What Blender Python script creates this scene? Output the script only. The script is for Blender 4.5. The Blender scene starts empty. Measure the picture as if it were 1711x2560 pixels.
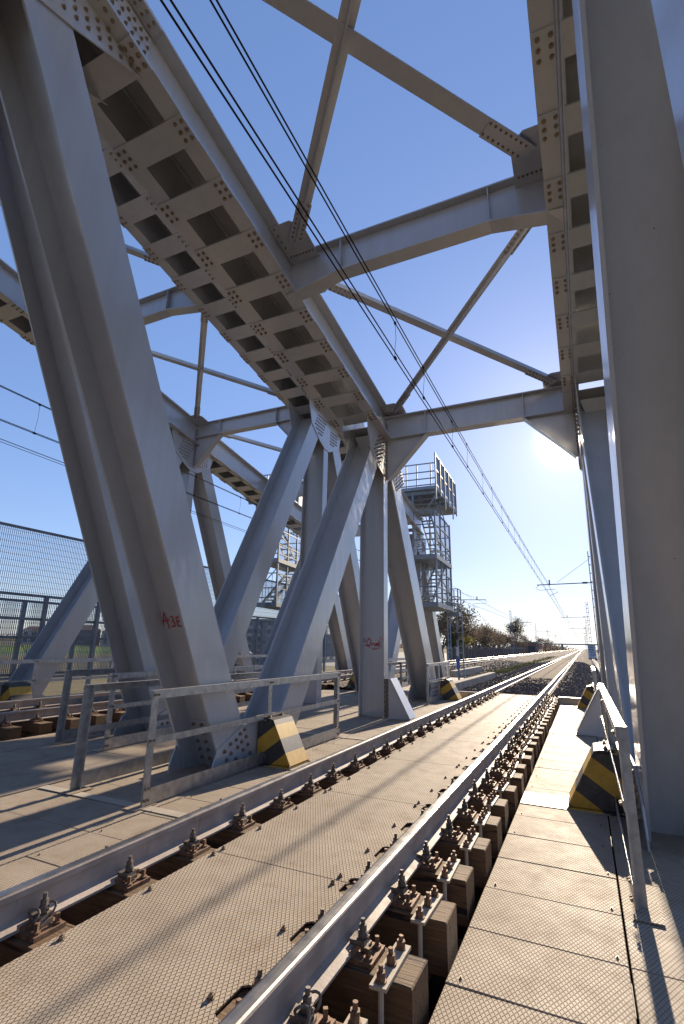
import bpy, math, random
from mathutils import Vector, Matrix
random.seed(11)
R = math.radians
sc = bpy.context.scene
col = sc.collection

# ------------------------------------------------------------------ camera
F, YAW, PITCH, ROLL = 1248.25, 0.442303, 0.257496, 0.019874
CAM = Vector((1.915, 0.0, 1.205))
def cam_axes():
    f = Vector((-math.sin(YAW), math.cos(YAW), 0)); r = Vector((math.cos(YAW), math.sin(YAW), 0)); u = Vector((0, 0, 1))
    f2 = math.cos(PITCH) * f + math.sin(PITCH) * u; u2 = -math.sin(PITCH) * f + math.cos(PITCH) * u
    return math.cos(ROLL) * r + math.sin(ROLL) * u2, -math.sin(ROLL) * r + math.cos(ROLL) * u2, f2
cr_, cu_, cf_ = cam_axes()
cd = bpy.data.cameras.new('camera'); cam = bpy.data.objects.new('camera', cd); col.objects.link(cam)
cm = Matrix((cr_, cu_, -cf_)).transposed().to_4x4(); cm.translation = CAM
cam.matrix_world = cm
cd.sensor_fit = 'VERTICAL'; cd.sensor_height = 36.0; cd.lens = F / 2560 * 36.0
cd.clip_start = 0.05; cd.clip_end = 6000
sc.camera = cam

# ------------------------------------------------------------------ sky and sun
SUN_EL, SUN_AZ = R(21.2), R(-0.1)          # azimuth: degrees left of the track direction (+Y)
w = bpy.data.worlds.new('World'); sc.world = w; w.use_nodes = True
nt = w.node_tree; nt.nodes.clear()
sky = nt.nodes.new('ShaderNodeTexSky'); sky.sky_type = 'NISHITA'; sky.sun_disc = False
sky.sun_elevation = SUN_EL; sky.sun_rotation = -SUN_AZ
sky.altitude = 0; sky.air_density = 1.0; sky.dust_density = 0.19; sky.ozone_density = 2.2
bg = nt.nodes.new('ShaderNodeBackground'); bg.inputs[1].default_value = 0.14
ow = nt.nodes.new('ShaderNodeOutputWorld')
gm = nt.nodes.new('ShaderNodeGamma'); gm.inputs[1].default_value = 0.52     # film-like compression of the whole sky
nt.links.new(sky.outputs[0], gm.inputs[0])
hs = nt.nodes.new('ShaderNodeHueSaturation'); hs.inputs['Hue'].default_value = 0.503; hs.inputs['Saturation'].default_value = 1.36
nt.links.new(gm.outputs[0], hs.inputs['Color'])
wb = nt.nodes.new('ShaderNodeMix'); wb.data_type = 'RGBA'; wb.blend_type = 'MULTIPLY'; wb.inputs[0].default_value = 1.0; wb.inputs[7].default_value = (0.83, 0.895, 1.17, 1)   # camera white balance
nt.links.new(hs.outputs[0], wb.inputs[6])
def wm(op, a, b=None, c=None):
    x = nt.nodes.new('ShaderNodeMath'); x.operation = op
    for i, v in enumerate((a, b, c)):
        if v is None: continue
        if isinstance(v, (int, float)): x.inputs[i].default_value = v
        else: nt.links.new(v, x.inputs[i])
    return x.outputs[0]
sx = nt.nodes.new('ShaderNodeSeparateColor'); nt.links.new(wb.outputs[2], sx.inputs[0])
cx_ = nt.nodes.new('ShaderNodeCombineColor'); nt.links.new(sx.outputs[0], cx_.inputs[0])          # winter horizon haze is white, not yellow
nt.links.new(wm('MAXIMUM', sx.outputs[1], wm('MULTIPLY', sx.outputs[0], 0.985)), cx_.inputs[1])
nt.links.new(wm('MAXIMUM', sx.outputs[2], wm('MULTIPLY', sx.outputs[0], 0.95)), cx_.inputs[2])
# hazy aureole round the sun
tc_ = nt.nodes.new('ShaderNodeTexCoord'); dp = nt.nodes.new('ShaderNodeVectorMath'); dp.operation = 'DOT_PRODUCT'
dp.inputs[1].default_value = (-math.sin(SUN_AZ) * math.cos(SUN_EL), math.cos(SUN_AZ) * math.cos(SUN_EL), math.sin(SUN_EL))
nt.links.new(tc_.outputs['Generated'], dp.inputs[0])
ang = wm('ARCCOSINE', wm('MINIMUM', dp.outputs['Value'], 0.9999999))
g1 = wm('MULTIPLY', wm('POWER', 2.71828, wm('MULTIPLY', wm('POWER', wm('DIVIDE', ang, R(1.5)), 2.0), -1.0)), 14.0)
g2 = wm('MULTIPLY', wm('POWER', 2.71828, wm('MULTIPLY', wm('DIVIDE', ang, R(5.5)), -1.0)), 1.0)
au = nt.nodes.new('ShaderNodeCombineColor'); gs = wm('ADD', g1, g2)
for i, k_ in enumerate((1.0, 0.97, 0.92)): nt.links.new(wm('MULTIPLY', gs, k_), au.inputs[i])
ad = nt.nodes.new('ShaderNodeMix'); ad.data_type = 'RGBA'; ad.blend_type = 'ADD'; ad.inputs[0].default_value = 1.0
nt.links.new(cx_.outputs[0], ad.inputs[6]); nt.links.new(au.outputs[0], ad.inputs[7])
nt.links.new(ad.outputs[2], bg.inputs[0]); nt.links.new(bg.outputs[0], ow.inputs[0])
sl = bpy.data.lights.new('sun', 'SUN'); sl.energy = 4.7; sl.angle = R(0.53); sl.color = (1.0, 0.84, 0.64)
so = bpy.data.objects.new('sun', sl); col.objects.link(so)
sdir = Vector((-math.sin(SUN_AZ) * math.cos(SUN_EL), math.cos(SUN_AZ) * math.cos(SUN_EL), math.sin(SUN_EL)))
so.rotation_euler = sdir.to_track_quat('Z', 'Y').to_euler()
sc.view_settings.view_transform = 'Standard'; sc.view_settings.look = 'None'
sc.view_settings.exposure = 1.22; sc.view_settings.gamma = 1.0; sc.view_settings.use_curve_mapping = False
sc.render.engine = 'CYCLES'
sc.cycles.max_bounces = 8; sc.cycles.diffuse_bounces = 5; sc.cycles.use_denoising = True

# ------------------------------------------------------------------ materials
def new_mat(name):
    m = bpy.data.materials.new(name); m.use_nodes = True
    n = m.node_tree; return m, n, n.nodes['Principled BSDF']
def nd(n, t, **k):
    x = n.nodes.new(t)
    for a, b in k.items():
        if a == 'op': x.operation = b
        else: setattr(x, a, b)
    return x
def math_(n, op, a, b=None):
    x = n.nodes.new('ShaderNodeMath'); x.operation = op
    for i, v in enumerate((a, b)):
        if v is None: continue
        if isinstance(v, (int, float)): x.inputs[i].default_value = v
        else: n.links.new(v, x.inputs[i])
    return x.outputs[0]
def ramp(n, fac, stops):
    r = n.nodes.new('ShaderNodeValToRGB'); n.links.new(fac, r.inputs[0])
    e = r.color_ramp.elements
    while len(e) < len(stops): e.new(0.5)
    for el, (p, c) in zip(e, stops): el.position = p; el.color = (*c, 1)
    return r.outputs[0]
def noise(n, scale, detail=4, coord='Object', rough=0.55, stretch=None):
    tc = n.nodes.new('ShaderNodeTexCoord') if coord != 'World' else n.nodes.new('ShaderNodeNewGeometry')
    src = tc.outputs[coord] if coord != 'World' else tc.outputs['Position']
    if stretch:
        mp = n.nodes.new('ShaderNodeMapping'); mp.inputs['Scale'].default_value = stretch
        n.links.new(src, mp.inputs[0]); src = mp.outputs[0]
    t = n.nodes.new('ShaderNodeTexNoise'); t.inputs['Scale'].default_value = scale
    t.inputs['Detail'].default_value = detail; t.inputs['Roughness'].default_value = rough
    n.links.new(src, t.inputs['Vector']); return t.outputs['Fac']
def mix(n, fac, a, b):
    x = n.nodes.new('ShaderNodeMix'); x.data_type = 'RGBA'
    if isinstance(fac, (int, float)): x.inputs[0].default_value = fac
    else: n.links.new(fac, x.inputs[0])
    for i, v in ((6, a), (7, b)):
        if isinstance(v, tuple): x.inputs[i].default_value = (*v, 1)
        else: n.links.new(v, x.inputs[i])
    return x.outputs[2]
def bump(n, h, strength, dist):
    b = n.nodes.new('ShaderNodeBump'); b.inputs['Strength'].default_value = strength; b.inputs['Distance'].default_value = dist
    n.links.new(h, b.inputs['Height']); return b.outputs[0]

def plain(name, c, rough=0.6, metal=0.0, var=0.25, scale=6.0, bmp=0.1, spec=0.5, coord='World', dirt=None):
    m, n, b = new_mat(name)
    f = noise(n, scale, 5, coord)
    lo = tuple(x * (1 - var) for x in c); hi = tuple(min(1, x * (1 + var)) for x in c)
    cc = ramp(n, f, [(0.3, lo), (0.7, hi)])
    if dirt:
        f2 = noise(n, dirt[0], 6, coord, 0.7, (1, 1, 0.25))
        k = ramp(n, f2, [(dirt[1], (0, 0, 0)), (dirt[1] + 0.14, (1, 1, 1))])
        cc = mix(n, k, cc, dirt[2])
    n.links.new(cc, b.inputs['Base Color'])
    b.inputs['Roughness'].default_value = rough; b.inputs['Metallic'].default_value = metal
    b.inputs['Specular IOR Level'].default_value = spec
    r = math_(n, 'MULTIPLY_ADD', noise(n, scale * 3, 3, coord), 0.25)
    r.node.inputs[2].default_value = rough - 0.12; n.links.new(r, b.inputs['Roughness'])
    if bmp:
        n.links.new(bump(n, noise(n, scale * 12, 4, coord), bmp, 0.01), b.inputs['Normal'])
    return m

M = {}
# weathered pebble grey bridge paint: faint run marks, chalky patches, small rust nicks
def steel_paint():
    m, n, b = new_mat('bridge_paint')
    big = noise(n, 0.7, 5, 'World'); run = noise(n, 3.0, 6, 'World', 0.65, (2.6, 2.6, 0.12)); fine = noise(n, 30, 4, 'World'); mid = noise(n, 5, 6, 'World', 0.7)
    c = ramp(n, big, [(0.25, (0.385, 0.39, 0.405)), (0.75, (0.45, 0.455, 0.47))])
    c = mix(n, math_(n, 'MULTIPLY', ramp(n, run, [(0.42, (0, 0, 0)), (0.70, (1, 1, 1))]), 0.20), c, (0.25, 0.235, 0.22))
    c = mix(n, math_(n, 'MULTIPLY', ramp(n, mid, [(0.60, (0, 0, 0)), (0.74, (1, 1, 1))]), 0.14), c, (0.46, 0.45, 0.44))
    rust = math_(n, 'MULTIPLY', ramp(n, noise(n, 1.6, 5, 'World', 0.7, (3, 3, 0.35)), [(0.68, (0, 0, 0)), (0.78, (1, 1, 1))]), 0.28)
    c = mix(n, rust, c, (0.20, 0.135, 0.09))
    sp = ramp(n, fine, [(0.72, (0, 0, 0)), (0.755, (1, 1, 1))])
    c = mix(n, math_(n, 'MULTIPLY', sp, 0.7), c, (0.13, 0.07, 0.04))
    n.links.new(c, b.inputs['Base Color']); b.inputs['Specular IOR Level'].default_value = 0.8; b.inputs['Coat Weight'].default_value = 0.7; b.inputs['Coat Roughness'].default_value = 0.16; b.inputs['Coat IOR'].default_value = 1.6
    n.links.new(math_(n, 'MULTIPLY_ADD', run, 0.30), b.inputs['Roughness']); b.inputs['Roughness'].links[0].from_node.inputs[2].default_value = 0.20
    nb_ = bump(n, noise(n, 2.2, 3, 'World'), 0.15, 0.04); n.links.new(nb_, b.inputs['Normal']); n.links.new(nb_, b.inputs['Coat Normal'])
    return m
M['steel'] = steel_paint()
M['bolt'] = plain('weathered_bolt_steel', (0.26, 0.20, 0.145), 0.5, 0.35, 0.35, 40)
M['galv'] = plain('galvanised_steel', (0.40, 0.405, 0.41), 0.40, 0.75, 0.25, 14, 0.06)
M['galv_dull'] = plain('galvanised_tower_steel', (0.225, 0.26, 0.30), 0.55, 0.2, 0.2, 3, 0.05)
M['rust'] = plain('rusty_fastening_steel', (0.20, 0.115, 0.07), 0.65, 0.3, 0.45, 30, 0.4)
M['dark_steel'] = plain('oily_dark_steel', (0.15, 0.125, 0.105), 0.55, 0.3, 0.4, 20, 0.3)
M['rail_web'] = plain('rail_side_steel', (0.34, 0.285, 0.25), 0.7, 0.0, 0.25, 5, 0.15, dirt=(9, 0.62, (0.15, 0.09, 0.06)))
M['rail_head'] = plain('polished_rail_head', (0.40, 0.375, 0.345), 0.36, 1.0, 0.12, 3, 0.03)
M['wire'] = plain('copper_wire', (0.02, 0.018, 0.02), 0.8, 0.0, 0.2, 5, 0, 0.1)
M['cable'] = plain('steel_cable', (0.25, 0.24, 0.23), 0.5, 0.3, 0.2, 5, 0)
M['red'] = plain('red_spray_paint', (0.42, 0.025, 0.03), 0.5, 0, 0.3, 25, 0)
M['concrete'] = plain('concrete', (0.30, 0.28, 0.245), 0.9, 0, 0.2, 3, 0.35, 0.08, dirt=(2, 0.58, (0.22, 0.20, 0.17)))
M['white_panel'] = plain('white_panel', (0.55, 0.57, 0.60), 0.5, 0, 0.1, 2, 0)
M['blue'] = plain('blue_paint', (0.06, 0.13, 0.40), 0.5, 0, 0.2, 6, 0)
M['insul'] = plain('brown_insulator', (0.06, 0.03, 0.02), 0.3, 0, 0.2, 6, 0)
M['ink'] = plain('marker_black', (0.03, 0.03, 0.05), 0.6, 0, 0.2, 6, 0)

def deck_paint():
    m, n, b = new_mat('chequer_plate')
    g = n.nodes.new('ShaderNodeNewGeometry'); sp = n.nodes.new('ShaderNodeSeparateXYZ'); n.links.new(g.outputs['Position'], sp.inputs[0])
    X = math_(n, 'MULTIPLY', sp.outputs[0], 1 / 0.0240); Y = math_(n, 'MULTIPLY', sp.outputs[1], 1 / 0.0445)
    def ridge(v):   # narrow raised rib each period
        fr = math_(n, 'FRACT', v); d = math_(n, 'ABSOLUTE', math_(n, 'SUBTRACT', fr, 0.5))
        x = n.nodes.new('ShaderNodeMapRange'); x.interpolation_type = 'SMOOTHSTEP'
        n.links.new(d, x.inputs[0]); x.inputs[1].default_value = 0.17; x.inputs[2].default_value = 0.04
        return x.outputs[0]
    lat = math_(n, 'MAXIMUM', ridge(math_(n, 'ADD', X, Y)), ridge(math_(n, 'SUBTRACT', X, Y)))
    big = noise(n, 1.3, 5, 'World'); mid = noise(n, 7, 6, 'World', 0.65)
    c = ramp(n, big, [(0.3, (0.37, 0.31, 0.245)), (0.7, (0.465, 0.395, 0.315))])
    c = mix(n, math_(n, 'MULTIPLY', ramp(n, mid, [(0.45, (0, 0, 0)), (0.72, (1, 1, 1))]), 0.45), c, (0.25, 0.19, 0.14))
    st = ramp(n, noise(n, 2.3, 6, 'World', 0.7), [(0.60, (0, 0, 0)), (0.68, (1, 1, 1))])
    c = mix(n, math_(n, 'MULTIPLY', st, 0.4), c, (0.22, 0.14, 0.085))
    gr = ramp(n, noise(n, 55, 3, 'World', 0.6), [(0.68, (0, 0, 0)), (0.72, (1, 1, 1))])
    c = mix(n, math_(n, 'MULTIPLY', gr, 0.5), c, (0.14, 0.10, 0.07))
    rib_shade = math_(n, 'MULTIPLY', lat, 0.58)  # ribs darkened in the base colour to stand in for their shadow lines
    c = mix(n, rib_shade, c, (0.13, 0.098, 0.07))
    n.links.new(c, b.inputs['Base Color'])
    rr = math_(n, 'MULTIPLY_ADD', mid, 0.25); rr.node.inputs[2].default_value = 0.50
    b.inputs['Specular IOR Level'].default_value = 0.055
    n.links.new(rr, b.inputs['Roughness'])
    n.links.new(bump(n, math_(n, 'ADD', lat, math_(n, 'MULTIPLY', mid, 0.3)), 1.0, 0.0030), b.inputs['Normal'])
    return m
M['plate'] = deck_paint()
M['plate_smooth'] = plain('smooth_floor_steel', (0.42, 0.37, 0.30), 0.42, 0.0, 0.15, 4, 0.08, 0.35, dirt=(6, 0.6, (0.26, 0.21, 0.16)))

def timber():
    m, n, b = new_mat('weathered_timber')
    grain = noise(n, 9, 6, 'World', 0.65, (0.5, 9, 9)); big = noise(n, 3, 4, 'World')
    crack = noise(n, 6, 3, 'World', 0.5, (0.35, 14, 3))
    c = ramp(n, grain, [(0.25, (0.05, 0.026, 0.012)), (0.55, (0.155, 0.085, 0.036)), (0.8, (0.29, 0.175, 0.08))])
    c = mix(n, math_(n, 'MULTIPLY', big, 0.6), c, (0.10, 0.06, 0.035))
    k = ramp(n, crack, [(0.33, (1, 1, 1)), (0.40, (0, 0, 0))])
    c = mix(n, k, c, (0.02, 0.013, 0.01))
    n.links.new(c, b.inputs['Base Color']); b.inputs['Roughness'].default_value = 0.8
    n.links.new(bump(n, math_(n, 'SUBTRACT', grain, k), 0.6, 0.006), b.inputs['Normal'])
    return m
M['timber'] = timber()

def striped():
    m, n, b = new_mat('hazard_stripe_paint')
    tc = n.nodes.new('ShaderNodeTexCoord'); sp = n.nodes.new('ShaderNodeSeparateXYZ'); n.links.new(tc.outputs['Object'], sp.inputs[0])
    s = math_(n, 'SUBTRACT', sp.outputs[2], math_(n, 'MULTIPLY', sp.outputs[0], 0.71))
    s = math_(n, 'DIVIDE', math_(n, 'SUBTRACT', s, 0.223), 0.448)
    k = math_(n, 'LESS_THAN', math_(n, 'FRACT', s), 0.5)
    gr = noise(n, 9, 5, 'Object', 0.7)
    y = ramp(n, gr, [(0.3, (0.46, 0.27, 0.03)), (0.7, (0.58, 0.36, 0.05))]); bl = ramp(n, gr, [(0.3, (0.03, 0.03, 0.033)), (0.7, (0.07, 0.068, 0.065))])
    c = mix(n, k, y, bl)
    c = mix(n, ramp(n, noise(n, 14, 6, 'Object', 0.7), [(0.56, (0, 0, 0)), (0.70, (0.75, 0.75, 0.75))]), c, (0.21, 0.15, 0.10))
    n.links.new(c, b.inputs['Base Color']); b.inputs['Roughness'].default_value = 0.42
    return m
M['stripe'] = striped()

def ballast_mat():
    m, n, b = new_mat('ballast_bed')
    v = n.nodes.new('ShaderNodeTexVoronoi'); v.inputs['Scale'].default_value = 17
    g = n.nodes.new('ShaderNodeNewGeometry'); n.links.new(g.outputs['Position'], v.inputs['Vector'])
    sp = n.nodes.new('ShaderNodeSeparateColor'); n.links.new(v.outputs['Color'], sp.inputs[0])
    c = ramp(n, sp.outputs[0], [(0.1, (0.06, 0.05, 0.047)), (0.6, (0.15, 0.125, 0.11)), (0.95, (0.30, 0.265, 0.235))])
    c = mix(n, math_(n, 'MULTIPLY', noise(n, 0.35, 3, 'World'), 0.6), c, (0.10, 0.083, 0.065))
    n.links.new(c, b.inputs['Base Color']); b.inputs['Roughness'].default_value = 0.9; b.inputs['Specular IOR Level'].default_value = 0.06
    n.links.new(bump(n, v.outputs['Distance'], 1.0, 0.06), b.inputs['Normal'])
    return m
M['ballast'] = ballast_mat()
M['stone_a'] = plain('ballast_stone', (0.125, 0.105, 0.098), 0.85, 0, 0.7, 9, 0.2, 0.12)
def grass_mat(name, a, b_, scale=1.5):
    m, n, b = new_mat(name)
    f = noise(n, scale, 6, 'World', 0.7)
    n.links.new(ramp(n, f, [(0.3, a), (0.7, b_)]), b.inputs['Base Color']); b.inputs['Roughness'].default_value = 0.95; b.inputs['Specular IOR Level'].default_value = 0.05
    n.links.new(bump(n, noise(n, 30, 4, 'World'), 0.8, 0.05), b.inputs['Normal']); return m
M['meadow'] = grass_mat('meadow', (0.075, 0.12, 0.03), (0.14, 0.19, 0.05), 0.2)
M['ground'] = grass_mat('dry_ground', (0.11, 0.095, 0.055), (0.19, 0.16, 0.10), 0.15)
M['weed'] = grass_mat('yellow_weeds', (0.16, 0.17, 0.03), (0.30, 0.28, 0.06), 6)
M['asphalt'] = plain('asphalt', (0.055, 0.055, 0.057), 0.8, 0, 0.2, 2, 0.2)
def leafy(name, c):
    m, n, b = new_mat(name); f = noise(n, 1.2, 5, 'World')
    cc = ramp(n, f, [(0.3, tuple(x * 0.55 for x in c)), (0.7, tuple(x * 1.4 for x in c))])
    n.links.new(cc, b.inputs['Base Color']); b.inputs['Roughness'].default_value = 0.9; b.inputs['Specular IOR Level'].default_value = 0.05
    t = n.nodes.new('ShaderNodeBsdfTranslucent'); n.links.new(cc, t.inputs[0]); mx = n.nodes.new('ShaderNodeMixShader'); mx.inputs[0].default_value = 0.45
    n.links.new(b.outputs[0], mx.inputs[1]); n.links.new(t.outputs[0], mx.inputs[2]); n.links.new(mx.outputs[0], n.nodes['Material Output'].inputs[0]); return m
M['bark'] = plain('winter_bark', (0.12, 0.10, 0.085), 0.9, 0, 0.3, 8, 0.2)
M['leaf_brown'] = leafy('withered_leaves', (0.15, 0.12, 0.092))
M['leaf_green'] = leafy('evergreen_leaves', (0.11, 0.095, 0.065))
M['leaf_yellow'] = leafy('yellowing_leaves', (0.19, 0.17, 0.06))

# ------------------------------------------------------------------ mesh helpers
WL = {}                                   # world location of every object that can be a parent
class MB:
    def __init__(s): s.v = []; s.f = []; s.mi = []
    def add(s, vs, fs, mi=0):
        o = len(s.v); s.v += [Vector(p) for p in vs]; s.f += [tuple(i + o for i in f) for f in fs]; s.mi += [mi] * len(fs); return s
    def box(s, x0, x1, y0, y1, z0, z1, mi=0):
        return s.add([(x0, y0, z0), (x1, y0, z0), (x1, y1, z0), (x0, y1, z0), (x0, y0, z1), (x1, y0, z1), (x1, y1, z1), (x0, y1, z1)],
                     [(0, 3, 2, 1), (4, 5, 6, 7), (0, 1, 5, 4), (1, 2, 6, 5), (2, 3, 7, 6), (3, 0, 4, 7)], mi)
    def obox(s, c, a, b, d, mi=0):        # centre and three half vectors
        c, a, b, d = map(Vector, (c, a, b, d))
        if a.cross(b).dot(d) < 0: a = -a
        p = [c - a - b - d, c + a - b - d, c + a + b - d, c - a + b - d, c - a - b + d, c + a - b + d, c + a + b + d, c - a + b + d]
        return s.add(p, [(0, 3, 2, 1), (4, 5, 6, 7), (0, 1, 5, 4), (1, 2, 6, 5), (2, 3, 7, 6), (3, 0, 4, 7)], mi)
    def bar(s, p, q, w, h, up=(0, 0, 1), mi=0):   # rectangular bar from p to q, w across, h along up
        p, q = Vector(p), Vector(q); d = q - p; u = Vector(up)
        x = d.cross(u)
        if x.length < 1e-6: x = d.cross(Vector((0, 1, 0)))
        x.normalize(); u = x.cross(d).normalized()
        return s.obox((p + q) / 2, d / 2, x * w / 2, u * h / 2, mi)
    def prism(s, poly, ext, mi=0):        # planar polygon extruded by a vector
        n = len(poly); e = Vector(ext); P = [Vector(p) for p in poly]
        nv = Vector((0, 0, 0))
        for i in range(n): nv += (P[i] - P[0]).cross(P[(i + 1) % n] - P[0])
        if nv.dot(e) > 0: P = P[::-1]
        vs = P + [p + e for p in P]
        fs = [tuple(range(n)), tuple(range(2 * n - 1, n - 1, -1))] + [((i + 1) % n, i, n + i, n + (i + 1) % n) for i in range(n)]
        return s.add(vs, fs, mi)
    def tube(s, pts, r, n=6, cap=True, mi=0):
        pts = [Vector(p) for p in pts]; vs = []; fs = []
        rs = r if isinstance(r, (list, tuple)) else [r] * len(pts)
        px = None
        for i, p in enumerate(pts):
            d = (pts[min(i + 1, len(pts) - 1)] - pts[max(i - 1, 0)]).normalized()
            if px is None:
                px = d.orthogonal().normalized()
            else:
                px = (px - d * px.dot(d)); px = px.normalized() if px.length > 1e-6 else d.orthogonal().normalized()
            py = d.cross(px)
            for k in range(n):
                a = 2 * math.pi * k / n
                vs.append(p + (px * math.cos(a) + py * math.sin(a)) * rs[i])
        for i in range(len(pts) - 1):
            for k in range(n):
                fs.append((i * n + k, i * n + (k + 1) % n, (i + 1) * n + (k + 1) % n, (i + 1) * n + k))
        if cap:
            fs.append(tuple(range(n - 1, -1, -1))); o = (len(pts) - 1) * n; fs.append(tuple(range(o, o + n)))
        return s.add(vs, fs, mi)
    def cyl(s, c, ax, r, h, n=10, mi=0):
        c = Vector(c); a = Vector(ax).normalized(); return s.tube([c, c + a * h], r, n, True, mi)
    def mesh(s, name, mats, origin=(0, 0, 0), smooth=False):
        me = bpy.data.meshes.new(name); o = Vector(origin)
        me.from_pydata([tuple(p - o) for p in s.v], [], s.f)
        for m in (mats if isinstance(mats, (list, tuple)) else [mats]): me.materials.append(M[m] if isinstance(m, str) else m)
        if any(s.mi): me.polygons.foreach_set('material_index', s.mi)
        if smooth: me.polygons.foreach_set('use_smooth', [True] * len(me.polygons))
        me.update(); return me
    def build(s, name, mats, parent=None, smooth=False, origin=None):
        if origin is None:
            xs = [p.x for p in s.v]; ys = [p.y for p in s.v]; zs = [p.z for p in s.v]
            origin = ((min(xs) + max(xs)) / 2, (min(ys) + max(ys)) / 2, min(zs))
        o = bpy.data.objects.new(name, s.mesh(name, mats, origin, smooth)); col.objects.link(o)
        place(o, origin, parent); return o
def place(o, loc, parent=None):
    loc = Vector(loc); WL[o] = loc
    if parent is not None:
        o.parent = parent; o.location = loc - WL[parent]
    else: o.location = loc
def inst(name, me, loc, parent=None, rot=None):
    o = bpy.data.objects.new(name, me); col.objects.link(o); place(o, loc, parent)
    if rot is not None: o.rotation_euler = rot
    return o
def empty(name, loc, label, cat, group=None):
    o = bpy.data.objects.new(name, None); col.objects.link(o); o.empty_display_size = 0.2; place(o, loc); tag(o, label, cat, group); return o
def tag(o, label, cat, group=None):
    o['label'] = label; o['category'] = cat
    if group: o['group'] = group
    return o
def struct(o): o['kind'] = 'structure'; return o
def stuff(o): o['kind'] = 'stuff'; return o
ORD = ['first', 'second', 'third', 'fourth', 'fifth', 'sixth', 'seventh', 'eighth', 'ninth', 'tenth', 'eleventh', 'twelfth', 'thirteenth', 'fourteenth', 'fifteenth',
       'sixteenth', 'seventeenth', 'eighteenth', 'nineteenth', 'twentieth', 'twenty-first', 'twenty-second', 'twenty-third', 'twenty-fourth', 'twenty-fifth', 'twenty-sixth',
       'twenty-seventh', 'twenty-eighth', 'twenty-ninth', 'thirtieth', 'thirty-first', 'thirty-second', 'thirty-third', 'thirty-fourth', 'thirty-fifth', 'thirty-sixth',
       'thirty-seventh', 'thirty-eighth', 'thirty-ninth', 'fortieth', 'forty-first', 'forty-second', 'forty-third', 'forty-fourth', 'forty-fifth', 'forty-sixth', 'forty-seventh', 'forty-eighth', 'forty-ninth', 'fiftieth']

def rot_to(axis):                          # euler that turns local +Z to the axis
    return Vector(axis).to_track_quat('Z', 'Y').to_euler()
# one bolt: washer, hexagon nut, thread end; local +Z is outwards
BOLT = MB().cyl((0, 0, 0), (0, 0, 1), 0.024, 0.005, 10).cyl((0, 0, 0.005), (0, 0, 1), 0.0185, 0.016, 6).cyl((0, 0, 0.021), (0, 0, 1), 0.009, 0.010, 6).mesh('bolt', 'bolt')
def bolt(loc, axis, parent, s=1.0, name='bolt'):
    o = inst(name, BOLT, loc, parent, rot_to(axis)); o.scale = (s, s, s); return o
def bolts_joined(locs, axis, parent, s=1.0):
    mb = MB(); a = Vector(axis).normalized()
    for l in locs:
        l = Vector(l); mb.cyl(l, a, 0.024 * s, 0.006 * s, 8).cyl(l + a * 0.006 * s, a, 0.018 * s, 0.022 * s, 6)
    return stuff(mb.build('bolt_field', 'bolt', parent))

# ================================================================== LARGE STRUCTURE: the two truss bridges
DECK = -0.365
def hmember(name, p0, p1, wid, xi, xo, parent, tf=0.03, tw=0.02):
    """H section in a truss plane: two flanges in planes x=xi and x=xo, a web between them; p0, p1 = (Y, z)."""
    a = Vector((0, p0[0], p0[1])); b = Vector((0, p1[0], p1[1])); d = (b - a).normalized(); nrm = Vector((0, -d.z, d.y))
    s = 1 if xo > xi else -1; mb = MB()
    def slab(x0, x1, h):
        mb.prism([a + nrm * h + Vector((x0, 0, 0)), b + nrm * h + Vector((x0, 0, 0)), b - nrm * h + Vector((x0, 0, 0)), a - nrm * h + Vector((x0, 0, 0))], (x1 - x0, 0, 0))
    slab(xi, xi + s * tf, wid / 2); slab(xo - s * tf, xo, wid / 2)
    slab(xi + s * tf, xo - s * tf, tw / 2)
    for e, sg in ((a, 1), (b, -1)):          # weld fillets where web meets flange
        pass
    return mb.build(name, 'steel', parent)

def sheared(mb, zf, x0, x1, ya, yb, d0, d1):
    mb.prism([(x0, ya, zf(ya) + d0), (x0, yb, zf(yb) + d0), (x0, yb, zf(yb) + d1), (x0, ya, zf(ya) + d1)], (x1 - x0, 0, 0))

def chord(parent, zf, ya, yb, xi, xo, over, depth, battens, near_bolts):
    s = 1 if xo > xi else -1
    mb = MB()
    for xw in (xi, xo):
        so = -s if xw == xi else s
        xa, xb = sorted((xw + so * over, xw - so * 0.05))
        sheared(mb, zf, xa, xb, ya, yb, 0, 0.028)
        sheared(mb, zf, xw - 0.011, xw + 0.011, ya, yb, 0.028, depth - 0.028)
        sheared(mb, zf, xa, xb, ya, yb, depth - 0.028, depth)
    mb.build('top_chord', 'steel', parent)
    mb = MB(); x0, x1 = sorted((xi - s * over * 0.9, xo + s * over * 0.9)); sheared(mb, zf, x0, x1, ya, yb, depth + 0.002, depth + 0.02)
    mb.build('chord_cover_plate', 'steel', parent)
    sl = zf(1) - zf(0); nd_ = Vector((0, sl, -1)).normalized()
    for (yc, wd) in battens:
        mb = MB(); x0, x1 = sorted((xi - s * (over + 0.004), xo + s * (over + 0.004)))
        sheared(mb, zf, x0, x1, yc - wd / 2, yc + wd / 2, -0.024, -0.002)
        bt = mb.build('batten', 'steel', parent)
        locs = []
        for xw in (xi, xo):
            for dx in ((0.78, 0.28) if (xw == xi) == (s < 0) else (-0.78, -0.28)):
                for dy in (-0.3, 0.0, 0.3):
                    y = yc + dy * wd; locs.append((xw + dx * over, y, zf(y) - 0.024))
        if near_bolts and yc > 2:
            for l in locs: bolt(l, nd_, bt, random.uniform(1.08, 1.2))
        elif yc > 2: bolts_joined(locs, nd_, bt, 1.0)

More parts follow.
